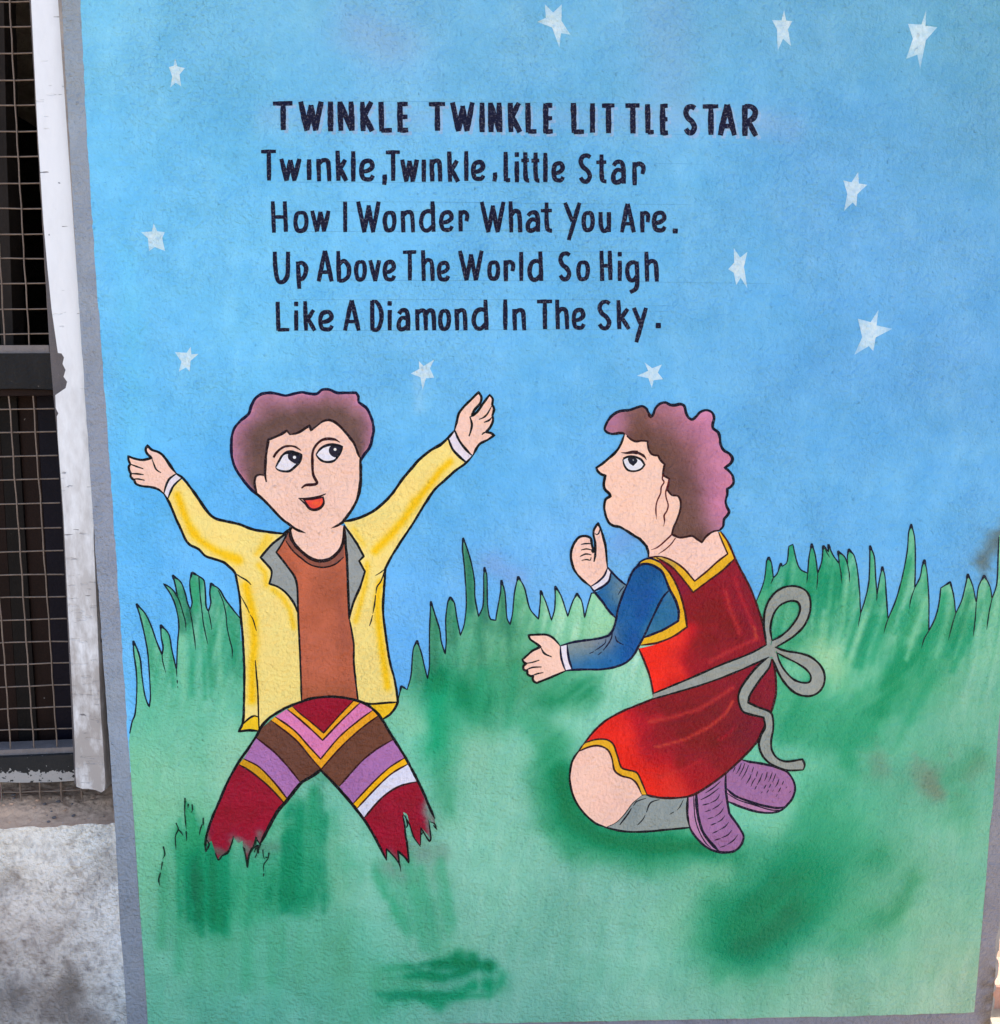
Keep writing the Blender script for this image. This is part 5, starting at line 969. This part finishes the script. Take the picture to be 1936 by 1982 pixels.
# skirt
def redf(cps, lights, s=26.0):
    def f(x, y):
        c = rbf(x, y, cps, s); dk = np.clip((205-c[:, 0])/40, 0, 1)[:, None]; c = c*(1-0.16*dk*np.array([1, 1.8, 0.2])); c = soft_n(c, x, y, (12, 5, 5), 26, 510)
        for l, w, cc, st in lights: c = soft(c, x, y, [(a[0], a[1]) for a in l], w, cc, st, 0.3)
        return c
    return f
BR = (232, 48, 38); MR = (144, 18, 42)
skc = []
for u, v, c in [(200, 440, (214, 50, 48)), (330, 380, BR), (420, 340, (206, 44, 44)), (380, 440, BR), (430, 560, (228, 48, 40)), (480, 640, BR), (600, 740, BR), (650, 820, BR), (560, 300, (186, 36, 46)), (600, 560, (180, 38, 46)), (700, 480, (166, 34, 46)), (680, 640, (190, 40, 44)),
                (750, 760, (206, 46, 44)), (820, 830, (204, 52, 48)), (650, 220, (164, 30, 46)), (800, 180, (156, 28, 44)), (900, 350, (144, 24, 42)), (900, 600, (160, 32, 44)), (1000, 750, (184, 40, 46)), (1100, 500, (146, 26, 42)), (1200, 300, (144, 24, 44)), (1250, 100, (150, 26, 48)), (1400, 300, (146, 26, 54)),
                (1350, 450, (140, 24, 50)), (1250, 620, (160, 32, 48)), (1100, 700, (168, 34, 46)), (1450, 120, (150, 28, 50)), (1520, 60, (152, 28, 54)), (1530, 200, (146, 28, 52)), (1000, 60, (152, 28, 44))]:
    skc.append((1090+u/3.808, 1310+v/3.808, *c))
LTR = (196, 76, 58)
skl = [(pts('L: 640,335 800,300 1000,242 1180,130 1250,80'), 4, LTR, .6), (pts('L: 680,520 900,462 1080,370 1190,280 1250,185'), 3, LTR, .75), (pts('L: 700,740 900,680 1010,620'), 3.5, (190, 56, 54), .5), (pts('L: 1150,470 1220,420 1270,370'), 2.5, (184, 50, 54), .5), (pts('L: 640,320 720,290'), 6, (206, 66, 56), .4)]
skirt = girl.area('skirt', pts('L: 165,490! 230,400 320,320 450,250 600,190 670,160! 830,120 1010,68', 'K: 1000,1380 1290,1255 1352,1258! 1372,1330 1385,1420 1392,1560', 'L: 1558,180 1540,250 1500,330 1470,400 1430,480 1320,600 1200,710 1080,800 960,870 850,890 720,890 618,868! 590,800 545,705! 480,685 430,665 400,575 370,495 320,462 240,462!'), redf(skc, skl, 20), None, 5)
hem = girl.area('skirt_hem', pts('L: 160,492! 240,463 320,463 370,498 400,578 430,668 480,688 545,708! 590,800 615,868! 580,868! 545,790 500,750 430,730 380,690 360,600 330,540 270,510 200,515 115,550!'), strk((226, 170, 46), [([(1236, 1515), (1246, 1530)], 9, (206, 156, 60), .6)], 512), skirt, 6)
girl.line('skirt_outline', [(pts('L: 150,500! 230,400 320,320 450,250 600,190 670,160'), 3.6), (pts('K: 1358,1265! 1375,1330 1387,1420 1393,1560', 'L: 1558,180 1535,255 1500,330 1470,400 1430,480 1320,600 1200,710 1080,800 960,870 850,892 720,892 618,868'), 3.8), (pts('L: 155,490 240,463 320,463 370,498 400,578 430,668 480,688 545,708 590,800 618,868'), 3.2), (pts('L: 115,550 200,515 270,510 330,540 360,600 380,690 430,730 500,750 545,790 580,868'), 3.4), (pts('L: 150,498 112,552'), 3)], 3.6, (60, 16, 26), skirt)
# far arm and hand (thumb up)
def sleevef(cps, s=22):
    def f(x, y): return soft_n(rbf(x, y, cps, s), x, y, (7, 8, 9), 16, 520)
    return f
BL = (34, 92, 156)
def ic(lst): return [(1000+u/5.6, 1000+v/5.6, *c) for u, v, c in lst]
fs = girl.area('sleeve', pts('I: 1030,598! 1110,680 1195,745! 1150,850 1100,1000 1082,1105! 1000,1020 930,920 856,830! 940,770 1000,700 1025,620'), sleevef(ic([(900, 830, (40, 98, 158)), (1000, 780, (52, 106, 158)), (1100, 720, (98, 130, 156)), (1140, 800, (120, 138, 150)), (1080, 880, (88, 126, 152)), (1000, 950, (36, 94, 154)), (1060, 1040, (44, 98, 154)), (1050, 640, (60, 108, 154))]), 12), None, 5)
fh = girl.area('hand', pts('I: 805,755! 720,690 640,600 600,500 590,400 620,300 680,220 760,210 810,240 825,320 852,365! 850,280 835,200 840,140 885,70! 910,130 940,220 965,320 975,420 982,545! 950,640 880,710'), skinf((252, 197, 188), 521), None, 9)
girl.area('cuff', pts('I: 985,560! 1025,600! 1000,700 930,760 840,807! 805,755! 880,700 950,640'), (222, 216, 236))
girl.line('hand_outline', [(pts('I: 805,757! 720,690 640,600 600,500 590,400 620,300 680,222 760,212 808,242 822,320 848,365'), 4.2), (pts('I: 840,490 855,400 852,280 835,200 840,140 885,70! 910,130 940,220 965,320 975,420 985,550'), 4.0), (pts('I: 700,302 750,292 805,295'), 2.8), (pts('I: 700,362 760,350 815,362'), 2.8), (pts('I: 688,432 750,405 812,415'), 2.8), (pts('I: 705,475 760,465 800,472 808,440'), 2.6), (pts('I: 800,250 812,300 822,350'), 3.0), (pts('I: 818,350 835,395'), 7.0), (pts('I: 850,182 868,195 890,182 905,130'), 2.6)], 4, BLK, fh)
girl.line('sleeve_outline', [(pts('I: 985,545! 1030,598 1110,680 1195,748'), 4.0), (pts('I: 800,755 856,830 930,920 1000,1020 1082,1105'), 4.0), (pts('I: 1025,600 1000,700 930,760 838,808'), 4.0), (pts('I: 985,560 950,640 880,708 805,757'), 3.6), (pts('I: 1168,755 1130,800 1100,848'), 2.2)], 4, NAVY, fs)
# neck, face
nk = girl.area('neck', pts('G: 600,1500! 560,1760 640,1810 720,1904!', 'I: 1330,235 1400,310 1428,380 1432,440!', 'K: 330,325 430,360 540,430 640,540! 750,460 850,370 945,295! 900,190 860,95! 700,20 560,-40! 450,-60'), skinf((252, 197, 189), 522), None, 10)
gf = girl.area('face', pts('G: 430,520! 390,640 330,730 240,810 170,870 92,922! 110,965 150,1000 205,1018! 190,1080 185,1140 200,1190 250,1240! 264,1272! 210,1310 190,1380 195,1450 215,1530 250,1600 300,1635 380,1650 470,1700 560,1760 640,1810! 820,1890! 1040,1735! 1120,1560 1160,1440 1160,1330 1130,1230! 1060,1150 1050,1000 1000,880 860,770 730,590 500,500!'), skinf((253, 197, 185), 523), None, 9)
GHO = pts('G: 440,505! 390,500 300,508 230,490 195,450 210,390 260,310 330,250 400,225 500,215 580,185 650,165 700,190 730,240 765,300! 790,270 820,190 870,140 940,120 1000,150 1060,155 1120,140 1170,160 1190,230 1220,300 1270,330 1320,290 1370,240 1440,215 1510,240 1540,310 1520,390 1530,440 1590,490 1610,560 1620,640 1660,710 1730,750 1765,810 1740,870 1668,922! 1720,960 1770,1030 1775,1110 1740,1160 1700,1182! 1700,1250 1680,1340 1700,1410 1725,1460 1700,1510 1660,1560 1650,1640 1610,1690!')
GHI = pts('G: 1610,1690! 1520,1710 1440,1770 1388,1842! 1330,1800 1270,1760 1200,1770 1120,1782 1060,1760 1020,1740! 1040,1660 1080,1570 1120,1450 1128,1340 1095,1270 1020,1258 960,1190! 980,1120 990,1060! 930,1025 910,1010! 920,940 932,880! 880,830 852,775! 780,760 740,710 725,650 722,598! 650,590 580,600 520,575 468,530!')
def girlhair(x, y):
    gx = (x-1140)*6.347; gy = (y-760)*6.347
    pk = np.array((200, 124, 168), float); br = np.array((112, 78, 74), float)
    cps = [(260, 330, 190, 118, 160), (380, 280, 184, 112, 152), (300, 430, 160, 104, 130), (520, 300, 124, 88, 86), (620, 250, 116, 78, 72), (600, 450, 104, 70, 64), (700, 560, 106, 72, 66), (900, 180, 176, 110, 140), (1120, 180, 186, 116, 152), (850, 330, 146, 94, 104), (1000, 400, 140, 92, 104),
           (1200, 380, 184, 112, 150), (1440, 280, 206, 124, 172), (1500, 420, 194, 118, 160), (1400, 500, 180, 108, 144), (1200, 560, 150, 94, 110), (900, 560, 118, 80, 80), (800, 680, 106, 74, 66), (1000, 750, 108, 74, 70), (1200, 800, 128, 84, 88), (1400, 800, 168, 104, 134), (1560, 640, 198, 122, 166),
           (1720, 800, 206, 124, 168), (1600, 900, 196, 120, 160), (1000, 950, 106, 74, 70), (1200, 1050, 116, 78, 80), (1450, 1050, 166, 102, 134), (1620, 1050, 194, 116, 158), (1740, 1090, 212, 128, 162), (1080, 1180, 106, 74, 68), (1300, 1250, 118, 80, 82), (1500, 1300, 176, 106, 144), (1650, 1330, 206, 120, 168),
           (1200, 1400, 110, 76, 70), (1350, 1500, 122, 84, 86), (1550, 1500, 186, 112, 154), (1690, 1460, 208, 118, 166), (1180, 1620, 112, 80, 72), (1350, 1680, 102, 72, 66), (1500, 1620, 150, 98, 118), (1610, 1640, 196, 126, 170), (1390, 1790, 98, 68, 62), (1100, 1720, 108, 76, 70)]
    cp = [(1140+a/6.347, 760+b/6.347, c, d, e) for a, b, c, d, e in cps]
    c = rbf(x, y, cp, 17); g_ = c.mean(1)[:, None]; return soft_n(g_+(c-g_)*0.86, x, y, (11, 8, 9), 15, 530)
gh = girl.area('hair', GHO+GHI[1:], girlhair, None, 4)
girl.line('hair_outline', [(GHO, 4.6, (.8, .8))], 4.4, (24, 16, 46), gh)
girl.line('hairline', [(GHI, 3.6, (.8, .8)), (pts('G: 440,510 420,490 380,492 300,498'), 3.5), (pts('G: 735,250 750,290 775,300'), 6)], 3.8, (54, 20, 24), gh)
girl.line('face_outline', [(pts('G: 440,505! 390,640 330,730 240,810 170,870 92,922! 110,965 150,1000 205,1018! 190,1080 185,1140 200,1190 250,1240 264,1272! 210,1310 190,1380 195,1450 215,1530 250,1600 300,1635 380,1650 470,1700 560,1760 640,1810 720,1900', 'I: 1330,235 1400,310 1428,380 1432,440'), 4.4)], 4.4, (34, 16, 36), gf)
girl.line('ear_line', [(pts('G: 912,1005 903,1060 925,1100 890,1160 880,1240 840,1330 825,1400 825,1480 835,1560'), 2.6, (.9, .2)), (pts('G: 985,1060 970,1130 945,1220 950,1290 975,1380 960,1450 925,1510 930,1580 918,1645'), 2.7, (.9, .2)), (pts('G: 1020,1742 940,1820', 'K: 330,212 290,240 240,258'), 2.7, (.8, .2)), (pts('K: 465,148 430,200 370,255 305,298'), 2.5, (.8, .2))], 2.6, (92, 26, 24), gf)
ge = girl.area('eye', pts('G: 420,820! 480,785 560,785 640,820 685,885! 640,940 560,965 480,950 430,890'), (220, 220, 236), gf)
girl.area('iris', pts('G: 480,805 560,795 598,830 588,860! 545,902! 500,870! 485,840'), (40, 40, 52), ge)
girl.area('eye_highlight', pts('G: 535,822 548,815 556,832 545,842'), (130, 134, 146), ge)
girl.line('eye_outline', [(pts('G: 420,822! 480,790 560,788 640,822 685,885! 640,940 560,965 480,950 435,890 418,820!'), 3.6), (pts('G: 420,805 490,785 570,790 640,820'), 4)], 3.6, (28, 14, 30), ge)
girl.line('brow', [(pts('G: 395,735 460,742 540,730 600,735'), 5.2, (.1, 1)), (pts('G: 590,732 650,762 690,795 708,828'), 4.2, (1, .2))], 4, (58, 24, 26), gf)
# bodice
def kc(lst): return [(1210+u/4.76, 1010+v/4.76, *c) for u, v, c in lst]
bc = kc([(200, 1200, BR), (300, 1150, BR), (450, 1080, (232, 56, 48)), (560, 1020, (210, 46, 48)), (240, 1350, BR), (300, 1500, BR), (420, 1350, (222, 50, 42)), (520, 1200, (196, 42, 42)), (450, 1450, (200, 44, 44)), (620, 1250, (160, 32, 42)), (700, 1100, (146, 26, 40)), (620, 850, (152, 28, 42)), (520, 560, (150, 30, 56)), (400, 420, (148, 30, 52)), (700, 700, (154, 28, 44)),
         (850, 600, (160, 30, 46)), (950, 480, (164, 28, 50)), (1050, 600, (158, 26, 52)), (1100, 750, (166, 32, 54)), (1200, 900, (150, 24, 50)), (1250, 1050, (152, 28, 50)), (1000, 1000, (148, 26, 42)), (900, 850, (152, 30, 42)), (1000, 1180, (158, 34, 46)), (700, 1320, (172, 42, 50)), (850, 1280, (162, 38, 46))])
bl_ = [(pts('K: 930,640 960,780 1010,900 1060,1030'), 5, (188, 66, 58), .65), (pts('K: 1010,520 1070,700 1150,880 1190,980'), 4, (186, 60, 56), .6), (pts('K: 1215,1080 1120,1120 950,1200 780,1290'), 4, (190, 66, 60), .6), (pts('K: 1190,980 1210,1060'), 3, (200, 90, 60), .7)]
bod = girl.area('bodice', pts('K: 225,335! 330,350 450,425 560,555 628,645! 750,560 900,450 1012,338! 1060,430 1150,600 1220,780 1275,960 1305,1132! 1100,1230 900,1310 600,1440 262,1580! 230,1430 180,1290 125,1170! 300,1125 450,1060 572,970! 550,830 500,650 420,500 330,400!'), redf(bc, bl_, 15), None, 5)
yf = strk((222, 172, 44), [([(1300, 1092), (1280, 1080)], 12, (176, 150, 90), .7)], 540, (8, 8, 6), 14)
girl.area('neckline_trim', pts('K: 215,325! 330,316 430,352 540,428 642,545! 750,458 850,368 947,295! 900,190 860,95! 885,90! 950,190 1012,335! 900,445 750,556 628,648! 560,560 450,430 350,362 240,340!'), yf, bod, 6)
girl.area('armhole_trim', pts('K: 95,432! 150,362 240,338 330,380 420,480 500,640 550,820 572,968! 450,1052 300,1112 143,1137! 187,1058! 320,1018 420,958 502,910! 490,800 440,670 380,540 290,430 210,395 150,402!'), yf, bod, 6)
girl.line('bodice_outline', [(pts('K: 330,318 430,354 540,430 642,547! 750,460 850,370 947,295! 900,190 862,95'), 3.2), (pts('K: 290,330 350,362 450,432 560,562 628,650! 750,558 900,447 1014,336'), 3.2), (pts('K: 880,88! 950,190 1012,330 1060,430 1150,600 1220,780 1275,960 1305,1132'), 3.8), (pts('K: 330,382 420,482 500,642 550,822 572,970! 450,1053 300,1114 145,1137'), 3.4), (pts('K: 125,1165! 180,1290 230,1430 262,1590 262,1640'), 3.6), (pts('K: 215,328 330,318'), 3)], 3.6, (66, 16, 26), bod)
# near arm
ns = girl.area('sleeve', pts('I: 1290,560! 1350,520 1420,515 1500,540 1580,600 1640,740 1662,795! 1720,900 1755,1020 1752,1130! 1600,1220 1480,1270 1390,1310! 1350,1380 1310,1430! 1270,1500 1190,1580 1060,1630 900,1655 740,1655 600,1662! 570,1550 555,1460 548,1388! 620,1360 760,1340 900,1320 1000,1290! 1050,1220 1080,1110 1100,1000 1150,850 1200,730 1250,610!'),
               sleevef(ic([(1350, 600, (30, 88, 150)), (1450, 600, (32, 84, 146)), (1550, 700, (40, 96, 158)), (1500, 850, (26, 84, 160)), (1350, 800, (32, 84, 150)), (1250, 900, (36, 92, 160)), (1350, 1100, (24, 84, 158)), (1200, 1100, (38, 92, 154)), (1250, 1300, (26, 84, 156)), (1120, 1280, (48, 96, 150)), (1150, 1450, (26, 86, 156)), (1000, 1560, (38, 100, 164)), (800, 1600, (40, 104, 166)), (640, 1600, (50, 104, 158)), (700, 1480, (92, 124, 148)), (600, 1440, (126, 140, 146)), (750, 1380, (140, 148, 152)), (880, 1350, (132, 140, 154)), (980, 1320, (128, 130, 146)), (900, 1450, (70, 112, 150)), (1000, 1400, (70, 108, 150)),
                           (1660, 870, (62, 116, 156)), (1700, 1000, (54, 112, 162)), (1600, 1050, (48, 108, 152)), (1550, 1200, (44, 104, 150)), (1690, 1120, (46, 104, 160)), (1470, 1250, (66, 120, 156))]), 13), None, 5)
nh = girl.area('hand', pts('I: 475,1405! 440,1360 390,1310 320,1280 220,1280 130,1285! 150,1330 200,1365 262,1412! 180,1450 120,1500 65,1550! 80,1580 108,1592! 75,1620 80,1660 118,1672! 122,1710 160,1730 182,1722! 175,1760 190,1790 220,1802! 300,1770 400,1730 532,1672! 500,1590 480,1500'), skinf((252, 197, 186), 545), None, 9)
girl.area('cuff', pts('I: 475,1400! 548,1385! 560,1460 570,1550 602,1660! 532,1672! 500,1590 480,1500'), (222, 216, 236))
girl.line('hand_outline', [(pts('I: 475,1405! 440,1360 390,1310 320,1280 220,1280 130,1285! 150,1330 200,1365 262,1412! 180,1450 120,1500 65,1550! 80,1580 108,1592! 75,1620 80,1660 118,1672! 122,1710 160,1730 182,1722! 175,1760 190,1790 220,1802! 300,1770 400,1730 532,1672'), 3.9), (pts('I: 262,1412 290,1470 320,1495 382,1520'), 3.2), (pts('I: 100,1590 170,1580 248,1555'), 3.0), (pts('I: 100,1665 170,1635 272,1630'), 3.0), (pts('I: 155,1730 220,1705 292,1690'), 3.0)], 4, BLK, nh)
girl.line('sleeve_outline', [(pts('I: 1195,745! 1250,610 1290,560 1350,520 1420,512 1500,540 1580,600 1640,740 1662,795 1720,900 1757,1020 1754,1130! 1600,1222 1480,1272 1385,1310'), 4.2), (pts('I: 1662,790 1590,870 1530,980 1450,1150 1380,1300 1310,1430! 1270,1500 1190,1580 1060,1632 900,1657 740,1657 600,1662 532,1672'), 3.9), (pts('I: 1195,745 1150,850 1100,1000 1080,1110 1050,1220 1000,1290! 900,1320 760,1340 620,1360 480,1400'), 4.0), (pts('I: 1040,1240 1030,1310 1000,1370 940,1450'), 2.6), (pts('I: 925,1465 885,1500'), 2.2), (pts('I: 1070,1290 1090,1350 1165,1392'), 2.4), (pts('I: 970,1320 960,1370 900,1420 850,1450'), 2.2), (pts('I: 840,1462 790,1485'), 1.8), (pts('I: 548,1388 555,1460 570,1550 604,1660'), 3.8), (pts('I: 475,1405 480,1500 500,1590 532,1672'), 3.6), (pts('K: 95,432 150,362 240,337 330,380'), 3.4)], 4, NAVY, ns)
# sash and bow
sgf = strk((142, 148, 148), [], 550, (9, 9, 9), 16)
sash = girl.area('sash', pts('K: 262,1582! 600,1442 900,1312 1150,1215 1315,1128! 1400,1160 1360,1245! 1290,1262 1000,1392 700,1502 258,1630!'), sgf, None, 8)
girl.area('bow_loop', pts('K: 1308,1130! 1280,960 1290,820 1330,720 1400,640 1500,595 1600,600 1680,650 1710,740 1700,850 1650,960 1560,1050 1470,1110 1385,1160! 1340,1160! 1357,1095! 1440,1050 1520,980 1590,880 1615,800 1590,740 1520,730 1430,770 1370,850 1340,980 1350,1092! 1335,1150!'), sgf, sash, 8)
girl.area('bow_loop', pts('K: 1380,1158! 1480,1190 1600,1210 1700,1240 1790,1310 1835,1400 1830,1500 1770,1580 1670,1605 1560,1570 1470,1480 1410,1380 1358,1255! 1380,1200! 1402,1212! 1430,1300 1480,1380 1550,1450 1630,1480 1700,1475 1710,1420 1670,1360 1580,1300 1480,1250 1405,1205! 1395,1190!'), sgf, sash, 8)
girl.area('sash_tail', pts('K: 1348,1258! 1330,1340 1240,1460 1150,1600 1135,1665!', 'L: 1440,225 1520,255 1545,290 1550,380 1535,470 1540,540 1580,600 1650,625 1765,608! 1782,650 1770,687! 1640,687 1530,640 1470,580 1445,500 1460,430 1490,370 1480,300! 1370,275!', 'K: 1080,1740 1045,1640 1060,1550 1130,1440 1220,1330 1318,1248!'), sgf, sash, 8)
BKG = (24, 26, 32)
girl.line('sash_outline', [(pts('K: 262,1582 600,1442 900,1312 1150,1215 1308,1130'), 3.4), (pts('K: 258,1632 700,1504 1000,1394 1290,1264 1330,1245'), 3.2), (pts('K: 1303,1130! 1280,960 1290,820 1330,720 1400,640 1500,595 1600,600 1680,650 1710,740 1700,850 1650,960 1560,1050 1470,1110 1385,1158'), 3.8), (pts('K: 1355,1095! 1340,980 1370,850 1430,770 1520,730 1590,740 1615,800 1590,880 1520,980 1440,1050 1357,1097!'), 3.6),
                          (pts('K: 1380,1155! 1480,1190 1600,1210 1700,1240 1790,1310 1837,1400 1832,1500 1770,1582 1670,1607 1560,1572 1470,1482 1410,1382 1360,1262'), 3.8), (pts('K: 1398,1208! 1430,1300 1480,1380 1550,1450 1630,1482 1700,1477 1712,1420 1670,1360 1580,1300 1480,1250 1400,1206!'), 3.4),
                          (pts('K: 1318,1250 1220,1332 1130,1440 1060,1550 1045,1640 1080,1740', 'L: 1370,275 1480,300! 1490,370 1460,430 1445,500 1470,580 1530,640 1640,687 1770,687'), 3.6), (pts('K: 1350,1265 1330,1342 1240,1460 1150,1600 1135,1665!', 'L: 1440,225 1520,255 1545,290 1550,380 1535,470 1540,540 1580,600 1650,625 1765,608! 1782,650 1770,687'), 3.6)], 3.6, BKG, sash)
